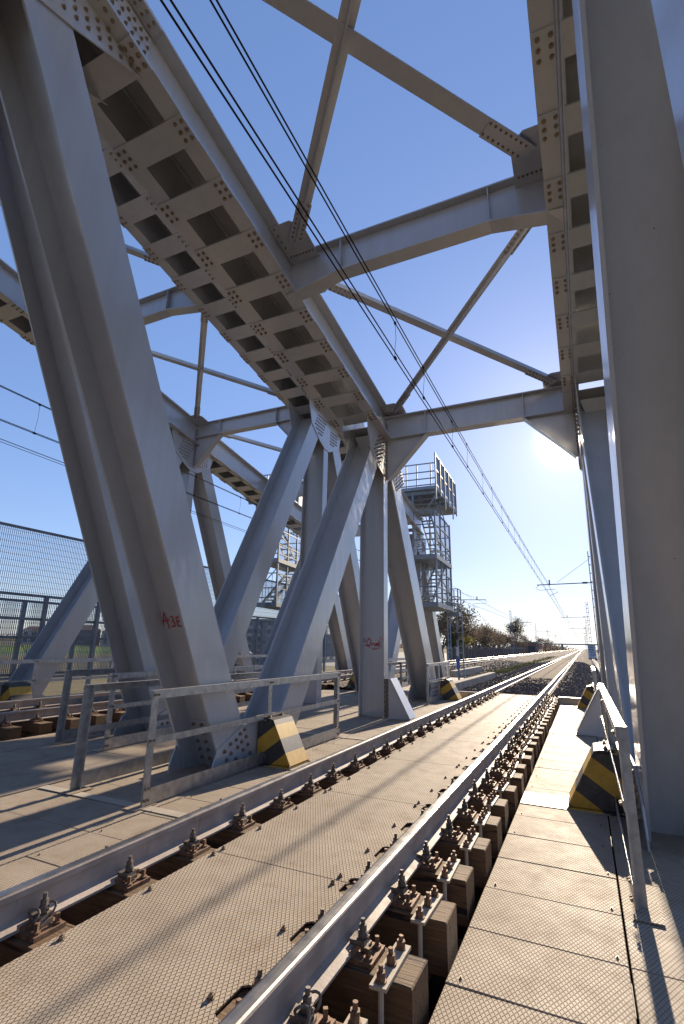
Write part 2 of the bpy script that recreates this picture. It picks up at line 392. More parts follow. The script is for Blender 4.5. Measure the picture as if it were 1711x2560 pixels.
def strut(parent, y, xl, xr, zt, zb, kz=None, kx=0.95, haunch=None, wid=0.26, name='portal_strut'):
    """cross beam between the trusses: web, flanges, stiffeners; optional knee brackets (kz = foot height) or haunches (depth, length)"""
    mb = MB(); t = 0.016; y0 = y - t / 2
    if haunch:
        hz, hl = haunch
        prof = [(xl, zb - hz), (xl + hl, zb), (xr - hl, zb), (xr, zb - hz)]
    else: prof = [(xl, zb), (xr, zb)]
    poly = [(x, y0, z) for x, z in prof] + [(xr, y0, zt), (xl, y0, zt)]
    mb.prism(poly, (0, t, 0))
    mb.box(xl, xr, y - wid / 2, y + wid / 2, zt, zt + 0.022)
    for (xa, za), (xb, zb_) in zip(prof[:-1], prof[1:]):
        mb.prism([(xa, y - wid / 2, za), (xb, y - wid / 2, zb_), (xb, y - wid / 2, zb_ - 0.022), (xa, y - wid / 2, za - 0.022)], (0, wid, 0))
    o = mb.build(name, 'steel', parent)
    for x in (xl + kx, xr - kx):
        MB().box(x - 0.007, x + 0.007, y - wid / 2 + 0.01, y - t / 2 - 0.001, zb + 0.001, zt - 0.001).build('stiffener', 'steel', o)
        MB().box(x - 0.007, x + 0.007, y + t / 2 + 0.001, y + wid / 2 - 0.01, zb + 0.001, zt - 0.001).build('stiffener', 'steel', o)
    if kz is not None:
        for x, s in ((xl, 1), (xr, -1)):
            mb = MB(); k = zb - 0.024
            mb.prism([(x, y0, k), (x + s * kx, y0, k), (x + s * 0.10, y0, kz), (x, y0, kz)], (0, t, 0))
            mb.prism([(x + s * kx, y - 0.11, k), (x + s * 0.10, y - 0.11, kz), (x + s * 0.085, y - 0.11, kz - 0.012), (x + s * (kx + 0.02), y - 0.11, k - 0.012)], (0, 0.22, 0))
            g = mb.build('knee_bracket', 'steel', parent)
            mb2 = MB(); mb2.box(min(x, x + s * 0.012), max(x, x + s * 0.012), y - 0.12, y + 0.12, kz, zt - 0.02); mb2.build('end_plate', 'steel', g)
            locs = [(x + s * 0.012, y + dy, z) for dy in (-0.075,) for z in [kz + 0.08 + i * 0.082 for i in range(int((zt - kz - 0.1) / 0.082))]]
            bolts_joined(locs, (s, 0, 0), g, 1.25)
    return o

def brace(parent, p, q, wid, stem, name='lateral_brace', ends=True, near=False):
    """T section lying in the plane of the top flanges; stem > 0 stands up, < 0 hangs down"""
    p, q = Vector(p), Vector(q); d = (q - p).normalized(); x = d.cross(Vector((0, 0, 1))).normalized(); u = x.cross(d)
    mb = MB()
    mb.obox((p + q) / 2, (q - p) / 2, x * wid / 2, u * 0.008)
    mb.obox((p + q) / 2 + u * (stem / 2 + (0.008 if stem > 0 else -0.008)), (q - p) / 2, x * 0.008, u * abs(stem) / 2)
    o = mb.build(name, 'steel', parent)
    if ends:
        for e, sg in ((p, 1), (q, -1)):
            c = e + d * sg * 0.42 - u * 0.018
            o2 = MB().obox(c, d * 0.34, x * (wid / 2 + 0.012), u * 0.008).build('splice_plate', 'steel', parent)
            locs = [c + d * sg * (i * 0.085 - 0.28) + x * k * wid * 0.33 - u * 0.008 for i in range(8) for k in (-1, 1)]
            if near:
                for l in locs: bolt(l, -u, o2, 0.8)
            else: bolts_joined(locs, -u, o2, 0.9)
    return o

def yz_plate(mb, pts, x, t): mb.prism([(x, a, b) for a, b in pts], (t, 0, 0))

def graffiti(parent, strokes, origin, ua, va, nrm, wd, name='graffiti'):
    mb = MB(); o = Vector(origin); ua, va, nrm = Vector(ua), Vector(va), Vector(nrm)
    for st in strokes:
        pts = [o + ua * a + va * b for a, b in st]
        for p, q in zip(pts[:-1], pts[1:]):
            d = (q - p)
            if d.length < 1e-5: continue
            d.normalize(); sd = nrm.cross(d) * wd / 2
            mb.prism([p - sd - d * wd * 0.3, q - sd + d * wd * 0.3, q + sd + d * wd * 0.3, p + sd - d * wd * 0.3], nrm * 0.0015)
    return mb.build(name, 'red', parent)

# ---------------------------------------------------------------- near bridge
br = empty('truss_bridge', (0, 8, -1.4), 'pale grey steel truss bridge enclosing the track with sunlit chequer plate deck', 'bridge', 'twin railway truss bridges')
zc = lambda y: 7.60 - 0.1685 * (y - 2.88)
XL, XLo = -2.20, -2.82
XR, XRo = 2.255, 2.885
for (xi, xo) in ((XL, XLo), (XR, XRo)):
    s = 1 if xo > xi else -1
    left = s < 0
    over = 0.20 if left else 0.262
    bt = [(2.73 + 0.81 * k, 0.335) for k in range(-2, 10)]
    bt = [(y, wd) for y, wd in bt]
    chord(br, zc, 0.9, 11.25, xi, xo + s * 0.15, over, 0.74, bt, True)
    # diagonals and vertical
    hmember('diagonal', (6.05, -0.92), (1.30, 8.10), 0.54, xi, xo, br)
    hmember('diagonal', (6.33, -0.90), (10.95, 6.335), 0.51, xi, xo, br)
    hmember('end_post', (15.72, -0.58), (11.20, 6.63), 0.62, xi, xo, br)
    hmember('vertical_post', (11.195, -0.60), (11.195, 6.20), 0.26, xi, xo, br, 0.025, 0.016)
    hmember('vertical_post', (1.13, -0.60), (1.13, 7.85), 0.27, xi, xo, br, 0.025, 0.016)
    # top node gussets (inner and outer face), with their bolt fields
    for xf, sg in ((xi, -s), (xo, s)):
        f = xf + sg * 0.003; tk = sg * 0.018
        mb = MB(); yz_plate(mb, [(9.95, 6.40), (9.98, 6.05), (10.18, 5.66), (10.68, 5.36), (11.03, 5.24), (11.38, 5.24), (11.70, 5.36), (11.95, 6.1), (11.8, 6.35), (11.25, zc(11.25) + 0.70), (9.95, zc(9.95) + 0.03)], f, tk)
        g = mb.build('gusset', 'steel', br)
        if xf == xi:
            locs = []
            d = Vector((0, 0.538, 0.843)); nn = Vector((0, 0.843, -0.538)); c = Vector((f + tk, 10.72, 5.86))
            for i in range(-5, 6):
                for k in range(-2, 3):
                    l = c + d * i * 0.085 + nn * (k * 0.10 + (0.025 if i % 2 else -0.025))
                    if l.z > 5.45 + max(0, (10.6 - l.y)) * 0.7 and l.z < zc(l.y) - 0.02 and l.y < 11.02: locs.append(l)
            if left:
                for l in locs: bolt(l, (-s, 0, 0), g, 0.95)
            else: bolts_joined(locs, (-s, 0, 0), g)
        # end post splice plate
        mb = MB(); yz_plate(mb, [(11.72, 5.40), (12.42, 5.84), (12.62, 5.52), (11.96, 5.08)], f + sg * 0.004, tk)
        g2 = mb.build('splice_plate', 'steel', br)
        if xf == xi:
            d = Vector((0, 0.531, -0.847)); nn = Vector((0, 0.847, 0.531)); c = Vector((f + sg * 0.004 + tk, 12.18, 5.46)); locs = [c + d * i * 0.085 + nn * k * 0.105 for i in range(-2, 3) for k in range(-3, 4)]
            if left:
                for l in locs: bolt(l, (-s, 0, 0), g2, 0.95)
            else: bolts_joined(locs, (-s, 0, 0), g2)
        # near top node gusset above the first diagonal
        mb = MB(); yz_plate(mb, [(2.98, zc(2.98) + 0.03), (2.08, 7.16), (1.62, 6.98), (0.7, 7.4), (-0.6, zc(-0.6) + 0.03)], f, tk)
        g = mb.build('gusset', 'steel', br)
        if xf == xi and left:
            a = Vector((f + tk, 2.75, 7.50)); b = Vector((f + tk, 1.70, 7.10))
            for i in range(9):
                p = a.lerp(b, i / 8)
                for k in range(3):
                    if k and i == 0: continue
                    bolt(p + Vector((0, -0.03 * k, 0.09 * k + 0.055)), (-s, 0, 0), g)
        # bottom node gusset
        mb = MB(); yz_plate(mb, [(5.20, -0.9), (5.20, -0.28), (5.30, -0.06), (5.78, 0.16), (6.16, 0.16), (6.16, -0.9)], f, tk)
        yz_plate(mb, [(6.24, -0.9), (6.24, 0.14), (6.62, 0.16), (7.25, -0.2), (7.25, -0.9)], f, tk)
        g = mb.build('gusset', 'steel', br)
        if xf == xi:
            for (a, b) in [(5.81, 0.10), (5.72, 0.06), (5.64, 0.0), (5.53, -0.03), (5.42, -0.10), (5.85, 0.01), (5.76, -0.04), (5.68, -0.09), (5.55, -0.14), (5.47, -0.20), (5.90, -0.09), (5.80, -0.14), (5.66, -0.22), (5.96, -0.20), (5.84, -0.25)]:
                bolt((f + tk, a, b), (-s, 0, 0), g, 1.05)
        mb = MB().box(min(f + tk, f + tk + sg * 0.09), max(f + tk, f + tk + sg * 0.09), 6.17, 6.19, -0.6, 0.16); mb.build('stiffener', 'steel', br)
        if xf == xi and left:
            dd = Vector((0, -4.75, 9.02)).normalized(); nw_ = Vector((0, -0.885, -0.466)); c0 = Vector(((xi + xo) / 2, 6.05, -0.92)) + dd * 0.95
            wp = MB().obox(c0 + nw_ * 0.019, (0.30, 0, 0), dd * 0.36, nw_ * 0.007).build('splice_plate', 'steel', br)
            for i in range(6):
                for k in (-0.2, -0.07, 0.07, 0.2): bolt(c0 + nw_ * 0.026 + dd * (i * 0.12 - 0.3) + Vector((k, 0, 0)), nw_, wp, 1.1)
        # end node gusset
        mb = MB(); yz_plate(mb, [(14.75, -0.6), (14.75, -0.2), (15.15, 0.15), (16.1, 0.15), (16.3, -0.6)], f, tk); g = mb.build('gusset', 'steel', br)
        if xf == xi: bolts_joined([(f + tk, 15.05 + 0.13 * i, -0.22 + 0.11 * k) for i in range(8) for k in range(3)], (-s, 0, 0), g)
    # bent cover plate where the diagonal meets the chord underside
    for y, wd in ((10.42, 0.46),):
        mb = MB(); x0, x1 = sorted((xi - s * over, xo + s * (over + 0.15))); sheared(mb, zc, x0, x1, y, y + wd, -0.016, -0.002); mb.build('batten', 'steel', br)
    mb = MB(); xm = (xi + xo) / 2
    mb.prism([(xm - 0.26, 10.55, 6.16), (xm + 0.26, 10.55, 6.16), (xm + 0.17, 10.72, 5.86), (xm - 0.17, 10.72, 5.86)], (0, 0.016, 0)); mb.build('tie_plate', 'steel', br)
    # chord splice by the near node: web plate, flange plates, rows of bolts
    t = -s
    mb = MB(); yz_plate(mb, [(1.2, zc(1.2) + 0.06), (2.95, zc(2.95) + 0.06), (2.95, zc(2.95) + 0.66), (1.2, zc(1.2) + 0.66)], xi + t * 0.014, t * 0.014); g = mb.build('splice_plate', 'steel', br)
    if left:
        for i in range(14):
            y = 1.65 + i * 0.095
            for k in range(5): bolt((xi + t * 0.028, y + (0.03 if k % 2 else 0), zc(y) + 0.13 + k * 0.11), (t, 0, 0), g)
    mb = MB(); x0, x1 = sorted((xi + t * 0.035, xi + t * over)); sheared(mb, zc, x0, x1, 1.2, 2.95, 0.692, 0.710); g = mb.build('splice_plate', 'steel', br)
    if left:
        for i in range(11):
            y = 1.75 + i * 0.11
            for k in (0.085, 0.16): bolt((xi + t * k, y, zc(y) + 0.692), (0, 0, -1), g, 0.9)
    x0, x1 = sorted((xi - s * over, xi + s * over * 0.8)); mb = MB(); sheared(mb, zc, x0, x1, 1.2, 2.53, -0.016, -0.002); g = mb.build('splice_plate', 'steel', br)
    if left:
        for i in range(9):
            for k in (-0.6, 0.6): bolt((xi + k * over, 1.6 + i * 0.1, zc(1.6 + i * 0.1) - 0.016), (0, 0, -1), g)
    # bottom chord below the deck
    mb = MB(); mb.box(xi - 0.02, xi + 0.02, -2, 16.2, -1.45, -0.62); mb.box(xo - 0.02, xo + 0.02, -2, 16.2, -1.45, -0.62); mb.box(min(xi, xo) - 0.05, max(xi, xo) + 0.05, -2, 16.2, -0.60, -0.57); mb.build('bottom_chord', 'steel', br)
    # triangular bracket between vertical and cross beam
    xa, xb = xi - s * 0.12, xi - s * 0.60
    mb = MB(); t = 0.014
    for y in (11.02, 11.36):
        mb.prism([(xa, y, DECK + 0.02), (xb, y, DECK + 0.02), (xb, y, DECK + 0.05), (xa - s * 0.03, y, 0.47), (xa, y, 0.47)], (0, t, 0))
    o = mb.build('bracket', 'steel', br)
    mb = MB(); mb.prism([(xb - s * 0.02, 10.98, DECK + 0.035), (xb - s * 0.005, 10.98, DECK + 0.05), (xa - s * 0.045, 10.98, 0.475), (xa - s * 0.06, 10.98, 0.475)], (0, 0.44, 0)); mb.build('sloping_plate', 'steel', o)
    mb = MB(); x0, x1 = sorted((xb - s * 0.02, xi)); mb.box(x0, x1, 10.98, 11.42, DECK + 0.004, DECK + 0.018); mb.build('foot_plate', 'steel', o)
    locs = [(xi - s * 0.05, 11.0, DECK + 0.10 + i * 0.10) for i in range(8)]; bolts_joined(locs, (0, -1, 0), o, 1.0)
    mb = MB(); x0, x1 = sorted((xi - s * 0.02, xi - s * 0.115)); mb.box(x0, x1, 11.0, 11.05, DECK + 0.02, 0.47); mb.build('angle_cleat', 'dark_steel', o)

# the rest of the span behind the camera
zl = zc(0.9)
for (xi, xo) in ((XL, XLo), (XR, XRo)):
    s_ = 1 if xo > xi else -1
    chord(br, lambda y: zl + 0.02 * (0.9 - y), -50, 0.88, xi, xo + s_ * 0.15, 0.2 if s_ < 0 else 0.262, 0.74, [(0.2 - 1.6 * k, 0.8) for k in range(31)], False)
    for k in range(5):
        yb_ = -3.7 - 9.8 * k
        hmember('diagonal', (yb_ + 0.12, -0.92), (yb_ + 4.70, 7.9), 0.54, xi, xo, br); hmember('diagonal', (yb_ - 0.12, -0.92), (yb_ - 4.70, 8.0), 0.54, xi, xo, br)
        hmember('vertical_post', (yb_ - 4.9, -0.6), (yb_ - 4.9, 7.9), 0.26, xi, xo, br, 0.025, 0.016)
for k in range(10):
    y_ = -3.6 - 4.9 * k
    if k % 2: strut(br, y_, -2.18, 2.235, zl + 0.8, zl + 0.2, zl - 0.9, 1.05)
    else: strut(br, y_, -2.18, 2.235, zl + 0.8, zl + 0.2, None, 1.0, (0.19, 1.0))
    brace(br, (-1.9, y_ + 0.3, zl + 0.75), (1.9, y_ + 4.6, zl + 0.7), 0.2, 0.12, ends=False); brace(br, (1.9, y_ + 0.3, zl + 0.76), (-1.9, y_ + 4.6, zl + 0.71), 0.2, -0.1, ends=False)
strut(br, 6.36, -2.18, 2.235, 7.80, 7.20, None, 1.0, (0.19, 1.0))
strut(br, 11.2, -2.17, 2.22, 6.82, 6.25, 5.17, 1.05)
strut(br, 1.3, -2.18, 2.235, 8.64, 8.05, 7.0, 1.05)
zp = lambda y: zc(y) + 0.74
# horizontal gusset plates and the crossed bracing
for y, ya, yb in ((6.36, 5.60, 7.08), (11.2, 10.70, 11.45)):
    for s, xe in ((-1, XL - 0.0), (1, XR)):
        mb = MB(); xi_ = -s * 0
        xin = s * 1.62; xo_ = xe - s * 0.03
        pts = [(xo_, ya), (xin + s * 0.18, ya), (xin, ya + 0.14), (xin, yb - 0.2), (xin + s * 0.25, yb), (xo_, yb)]
        mb.prism([(a, b, zp(b) - 0.05) for a, b in pts], (0, 0, 0.014)); g = mb.build('gusset', 'steel', br)
        for i in range(8): bolt((xin + s * (0.06 + 0.06 * i), y - 0.16, zp(y - 0.16) - 0.05), (0, 0, -1), g, 0.8)
        for i in range(4): bolt((xo_ - s * 0.06, ya + 0.05 + i * 0.12, zp(ya + 0.05 + i * 0.12) - 0.05), (0, 0, -1), g, 0.8)
def zb_(y): return zp(y) - 0.075
for (xa, ya, xb, yb, stem, wd, near) in ((-1.90, 5.98, 1.85, 1.70, -0.11, 0.21, True), (1.86, 5.92, -1.85, 1.70, 0.12, 0.24, True), (-1.90, 6.74, 1.86, 11.0, 0.13, 0.17, False), (1.86, 6.80, -1.86, 10.95, -0.10, 0.17, False)):
    off = -0.0 if stem > 0 else 0.012
    brace(br, (xa, ya, zb_(ya) + off), (xb, yb, zb_(yb) + off), wd, stem, near=near)

# cross beams, stringers and an added dark sheet that keeps the gaps below looking shaded
for k, y in enumerate((1.1, 3.6, 6.1, 8.65, 11.2, 13.7, 16.1)):
    MB().box(-3.1, 3.1, y - 0.15, y + 0.15, -1.3, -0.60).build('cross_beam', 'dark_steel', br)
for x in (-0.85, 0.85):
    mb = MB(); mb.box(x - 0.18, x + 0.18, -50, 16.6, -0.475, -0.45); mb.box(x - 0.01, x + 0.01, -50, 16.6, -1.2, -0.475); mb.build('stringer', 'rust', br)
MB().box(-3.2, 3.2, -50, 16.6, -1.50, -1.47).build('dark_undersheet', 'dark_steel', br)

# floor plates of the near bridge: each its own piece, sharing meshes by size
def plate_row(parent, x0, x1, ys, z, mat='plate', name='floor_plate', t=0.010, gap=0.006):
    cache = {}
    for ya, yb in zip(ys[:-1], ys[1:]):
        L = round(yb - ya, 4)
        if L not in cache:
            mb = MB(); hx = (x1 - x0) / 2 - gap / 2; hy = L / 2 - gap / 2; c = 0.004
            # chamfered rim
            v = [(-hx, -hy, -t), (hx, -hy, -t), (hx, hy, -t), (-hx, hy, -t), (-hx, -hy, -c), (hx, -hy, -c), (hx, hy, -c), (-hx, hy, -c), (-hx + c, -hy + c, 0), (hx - c, -hy + c, 0), (hx - c, hy - c, 0), (-hx + c, hy - c, 0)]
            f = [(0, 3, 2, 1), (0, 1, 5, 4), (1, 2, 6, 5), (2, 3, 7, 6), (3, 0, 4, 7), (4, 5, 9, 8), (5, 6, 10, 9), (6, 7, 11, 10), (7, 4, 8, 11), (8, 9, 10, 11)]
            cache[L] = mb.add(v, f).mesh(name, mat)
        o = inst(name, cache[L], ((x0 + x1) / 2, (ya + yb) / 2, z + random.uniform(-0.0015, 0.0015)), parent)
        o.rotation_euler = (random.uniform(-0.005, 0.005), random.uniform(-0.005, 0.005), random.uniform(-0.002, 0.002))
        if name == 'floor_plate' and parent is br and 1.0 < ya < 9 and x1 - x0 < 1:
            for sx_ in (x0 + 0.06, x1 - 0.06):
                if random.random() < 0.8: bolt((sx_ + random.uniform(-.01, .01), ya + 0.06, z + 0.001), (0, 0, 1), o, 0.36, 'screw')
P = 0.5563
yj = [0.07 - P * 90, 0.07 - P * 60, 0.07 - P * 26] + [0.07 + P * k for k in range(-8, 31)]; yj[-1] = 16.66
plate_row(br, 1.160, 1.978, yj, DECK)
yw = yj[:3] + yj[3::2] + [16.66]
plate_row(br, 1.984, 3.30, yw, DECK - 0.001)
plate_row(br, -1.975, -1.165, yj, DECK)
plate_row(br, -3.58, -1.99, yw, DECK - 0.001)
# plates between the rails, notched on the right where the fastenings sit
SY = [2.02 + 0.5545 * k for k in range(-4, 27)]
cj = [1.49 - 1.6635 * 30, 1.49 - 1.6635 * 10, 1.49 - 1.6635 * 4, 1.49 - 1.6635, 1.49] + [3.155 + 1.6635 * k for k in range(8)] + [16.60]
ZC = -0.178
for ya, yb in zip(cj[:-1], cj[1:]):
    mb = MB(); ya += 0.004; yb -= 0.004
    xa, xb, xn = -0.497, 0.60, 0.50
    pts = [(xa, ya), ]
    notch = [y for y in SY if ya - 0.08 < y < yb + 0.08]
    edge = []
    for y in notch:
        lo, hi = max(y - 0.105, ya), min(y + 0.105, yb)
        if lo > ya: edge += [(xb, lo - 0.02)] if lo - 0.02 > ya else []
        edge += [(xn + 0.02, lo), (xn, lo + 0.02), (xn, hi - 0.02), (xn + 0.02, hi)]
        if hi + 0.02 < yb: edge += [(xb, hi + 0.02)]
    first = (xb, ya) if not (notch and notch[0] - 0.105 <= ya) else (xn, ya)
    last = (xb, yb) if not (notch and notch[-1] + 0.105 >= yb) else (xn, yb)
    pts = [(xa, ya), first] + edge + [last, (xa, yb)]
    # drop repeats
    q = []
    for p_ in pts:
        if not q or (abs(p_[0] - q[-1][0]) + abs(p_[1] - q[-1][1])) > 1e-4: q.append(p_)
    mb.prism([(x, y, ZC - 0.008) for x, y in q], (0, 0, 0.008))
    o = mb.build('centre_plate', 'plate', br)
    for y in notch:
        for x in (-0.455, 0.435):
            if ya + 0.02 < y < yb - 0.02: bolt((x, y - 0.03, ZC), (0, 0, 1), o, 0.72)
    for y in (ya + 0.05, yb - 0.05):
        for x in (-0.455, 0.435): bolt((x, y, ZC), (0, 0, 1), o, 0.72)
# ribs that carry the centre plates
for y in SY:
    pass
# smooth tread strips across the walkways
for y0, y1 in ((6.03, 6.50), (10.98, 11.42), (15.9, 16.3)):
    for x0, x1 in ((1.17, 2.0), (-2.0, -1.17)):
        MB().box(x0, x1, y0, y1, DECK + 0.004, DECK + 0.009).build('tread_strip', 'plate_smooth', br)
for y in (4.0, 8.4):
    for x0, x1 in ((-3.55, -1.17),):
        MB().box(x0, x1, y + 0.02, y + 0.14, DECK + 0.003, DECK + 0.007).build('tread_strip', 'plate_smooth', br)
# ballast wall at the end of the deck
for x0, x1 in ((1.12, 3.1), (-3.2, -1.12)):
    MB().box(x0, x1, 16.68, 16.72, -0.9, -0.19).box(x0, x1, 16.60, 16.74, -0.19, -0.175).build('ballast_plate', 'steel', br)

# red spray tags on the near bridge
dD = Vector((0, 4.75, -9.02)).normalized()     # along the first diagonal, downwards
dN = Vector((0, 0.885, 0.466))
# first tag sits on the web of the left diagonal, lettered A S E
webc = Vector((0, 4.84, 1.36))
nw = Vector((0, -0.885, -0.466))
A = [[(-0.0, 0), (0.05, 0.13), (0.085, 0.20), (0.10, 0.14), (0.12, -0.01)], [(-0.04, 0.075), (0.06, 0.09), (0.155, 0.10)]]
S = [[(0.19, 0.14), (0.23, 0.15), (0.245, 0.11), (0.21, 0.085), (0.25, 0.06), (0.235, 0.015), (0.18, 0.02)]]
E_ = [[(0.36, 0.14), (0.30, 0.135), (0.30, 0.08), (0.30, 0.02), (0.37, 0.02)], [(0.30, 0.08), (0.35, 0.085)]]
graffiti(br, [[(a * 0.82, b) for a, b in st] for st in A + S + E_], webc + Vector((-2.80, 0, 0)) + nw * 0.0125, (1, 0, 0), -dD, nw, 0.014)
# second tag on the web of the left vertical
tag2 = [[(-0.02, 0.20), (0.05, 0.14)], [(-0.03, 0.14), (0.04, 0.115)], [(0.19, 0.20), (0.12, 0.17), (0.075, 0.10), (0.085, 0.03), (0.14, 0.01), (0.20, 0.06), (0.215, 0.13), (0.18, 0.19), (0.11, 0.21)], [(0.0, 0.03), (0.08, 0.045), (0.14, 0.035)],
        [(0.15, 0.05), (0.19, -0.03)], [(0.24, 0.10), (0.24, 0.03)], [(0.24, 0.15), (0.245, 0.16)], [(0.28, 0.03), (0.285, 0.10), (0.32, 0.09)], [(0.34, 0.03), (0.345, 0.09), (0.38, 0.08), (0.38, 0.03), (0.35, 0.03)], [(0.41, 0.03), (0.42, 0.10), (0.45, 0.03), (0.46, 0.10)],
        [(0.49, 0.0), (0.50, 0.17)], [(0.56, 0.12), (0.50, 0.06), (0.58, 0.0)], [(0.54, 0.19), (0.56, 0.24)], [(0.60, 0.16), (0.64, 0.19)], [(0.26, -0.03), (0.38, -0.02), (0.52, -0.03)], [(0.30, -0.055), (0.42, -0.06)]]
graffiti(br, tag2, Vector((-2.73, 11.1855, 1.14)), (0.72, 0, 0), (0, 0, 0.95), (0, -1, 0), 0.016)
# third, tall letters on the inner flange of the right end post
tag3 = [[(0.0, 1.05), (0.10, 1.15), (0.2, 1.05), (0.1, 0.95), (0.0, 1.05)], [(0.05, 0.85), (0.05, 0.55), (0.25, 0.55)], [(0.05, 0.85), (0.25, 0.85)], [(0.1, 0.45), (0.1, 0.15), (0.3, 0.15)], [(0.1, 0.30), (0.28, 0.30)], [(0.2, 0.0), (0.2, -0.3), (0.4, -0.28), (0.42, -0.05), (0.2, 0.0)]]
graffiti(br, tag3, Vector((XR - 0.0025, 13.65, 1.55)), (0, 0.6, 0), (0, -0.35, 0.9), (-1, 0, 0), 0.035)

# ---------------------------------------------------------------- far bridge, beside the near one
XT = -7.6
b2 = empty('truss_bridge', (XT, 12, -1.4), 'taller steel truss bridge alongside, carrying the second track behind the first truss', 'bridge', 'twin railway truss bridges')
zo = lambda y: 7.86 - 0.16 * (y - 12.5)
for (xi, xo) in ((-5.30, -4.62), (-9.80, -10.45)):
    s = 1 if xo > xi else -1
    chord(b2, lambda y: zo(1.4) + 0.02 * (1.4 - y), -50, 1.38, xi, xo, 0.17, 0.78, [(0.6 - 1.6 * k, 0.8) for k in range(32)], False)
    for k in range(5):
        yb_ = -2.4 - 9.9 * k
        hmember('diagonal', (yb_ + 0.12, -0.92), (yb_ + 4.70, 9.3), 0.54, xi, xo, b2); hmember('diagonal', (yb_ - 0.12, -0.92), (yb_ - 4.70, 9.4), 0.54, xi, xo, b2)
    chord(b2, zo, 1.4, 22.6, xi, xo, 0.17, 0.78, [(1.9 + 0.83 * k, 0.36) for k in range(25)], False)
    hmember('diagonal', (7.45, -0.9), (2.62, 9.30), 0.54, xi, xo, b2)
    hmember('diagonal', (7.64, -0.9), (12.15, 7.80), 0.52, xi, xo, b2)
    hmember('diagonal', (17.2, -0.9), (13.05, 7.55), 0.50, xi, xo, b2)
    hmember('diagonal', (17.8, -0.9), (22.2, 6.25), 0.50, xi, xo, b2)
    hmember('end_post', (26.6, -0.7), (22.7, 6.3), 0.6, xi, xo, b2)
    for y, zt in ((12.58, 7.8), (22.5, 6.2)):
        hmember('vertical_post', (y, -0.6), (y, zt), 0.28, xi, xo, b2, 0.025, 0.016)
    for xf, sg in ((xi, -s), (xo, s)):
        f = xf + sg * 0.003; tk = sg * 0.018
        for (yn, zn) in ((12.58, 7.0), (22.5, 5.4)):
            mb = MB(); yz_plate(mb, [(yn - 1.15, zn + 0.95), (yn - 0.95, zn + 0.35), (yn - 0.45, zn), (yn - 0.12, zn - 0.14), (yn + 0.2, zn - 0.14), (yn + 0.85, zn + 0.2), (yn + 1.0, zo(yn + 1.0) + 0.04), (yn - 1.15, zo(yn - 1.15) + 0.04)], f, tk)
            g = mb.build('gusset', 'steel', b2)
            locs = [(f + tk, yn - 0.85 + 0.1 * i + 0.05 * k, zn + 0.2 + 0.11 * k) for i in range(6) for k in range(7) if zn + 0.2 + 0.11 * k > zn + 0.35 - (0.1 * i) * 0.7 and zn + 0.2 + 0.11 * k < zo(yn) - 0.03]
            locs += [(f + tk, yn + 0.25 + 0.1 * i, zn + 0.05 + 0.1 * k) for i in range(5) for k in range(6) if 0.1 * k > i * 0.04]
            bolts_joined(locs, (sg, 0, 0), g, 1.0)
        mb = MB(); yz_plate(mb, [(6.55, -0.9), (6.55, -0.28), (6.68, -0.06), (7.16, 0.16), (8.0, 0.16), (8.5, -0.2), (8.5, -0.9)], f, tk)
        g = mb.build('gusset', 'steel', b2); bolts_joined([(f + tk, 6.85 + 0.12 * i + 0.03 * k, -0.25 + 0.1 * k) for i in range(10) for k in range(3)], (sg, 0, 0), g)
    mb = MB(); mb.box(xi - 0.02, xi + 0.02, -2, 27, -1.45, -0.62); mb.box(xo - 0.02, xo + 0.02, -2, 27, -1.45, -0.62); mb.box(min(xi, xo) - 0.05, max(xi, xo) + 0.05, -2, 27, -0.60, -0.57); mb.build('bottom_chord', 'steel', b2)
    xa, xb = xi - s * 0.12, xi - s * 0.60
    mb = MB()
    for y in (12.40, 12.74): mb.prism([(xa, y, DECK + 0.02), (xb, y, DECK + 0.02), (xb, y, DECK + 0.05), (xa - s * 0.03, y, 0.47), (xa, y, 0.47)], (0, 0.014, 0))
    mb.prism([(xb - s * 0.02, 12.36, DECK + 0.035), (xb - s * 0.005, 12.36, DECK + 0.05), (xa - s * 0.045, 12.36, 0.475), (xa - s * 0.06, 12.36, 0.475)], (0, 0.44, 0))
    mb.build('bracket', 'steel', b2)
strut(b2, 12.62, XT - 2.18, XT + 2.2, 8.58, 8.10, 7.02, 1.05)
strut(b2, 22.5, XT - 2.18, XT + 2.2, 6.95, 6.45, 5.4, 1.05)
strut(b2, 7.60, XT - 2.18, XT + 2.2, zo(7.6) + 0.74, zo(7.6) + 0.20, None, 1.0, (0.18, 1.0))
strut(b2, 17.6, XT - 2.18, XT + 2.2, zo(17.6) + 0.74, zo(17.6) + 0.20, None, 1.0, (0.18, 1.0))
def zq(y): return zo(y) + 0.70
for (xa, ya, xb, yb, stem) in ((-1.9, 7.1, 1.9, 3.0, -0.1), (1.9, 7.1, -1.9, 3.0, 0.12), (-1.9, 8.05, 1.9, 12.2, 0.12), (1.9, 8.05, -1.9, 12.2, -0.1), (-1.9, 13.0, 1.9, 17.2, 0.12), (1.9, 13.0, -1.9, 17.2, -0.1), (-1.9, 18.0, 1.9, 22.1, 0.12), (1.9, 18.0, -1.9, 22.1, -0.1)):
    o_ = 0 if stem > 0 else 0.012
    brace(b2, (XT + xa, ya, zq(ya) + o_), (XT + xb, yb, zq(yb) + o_), 0.17, stem)
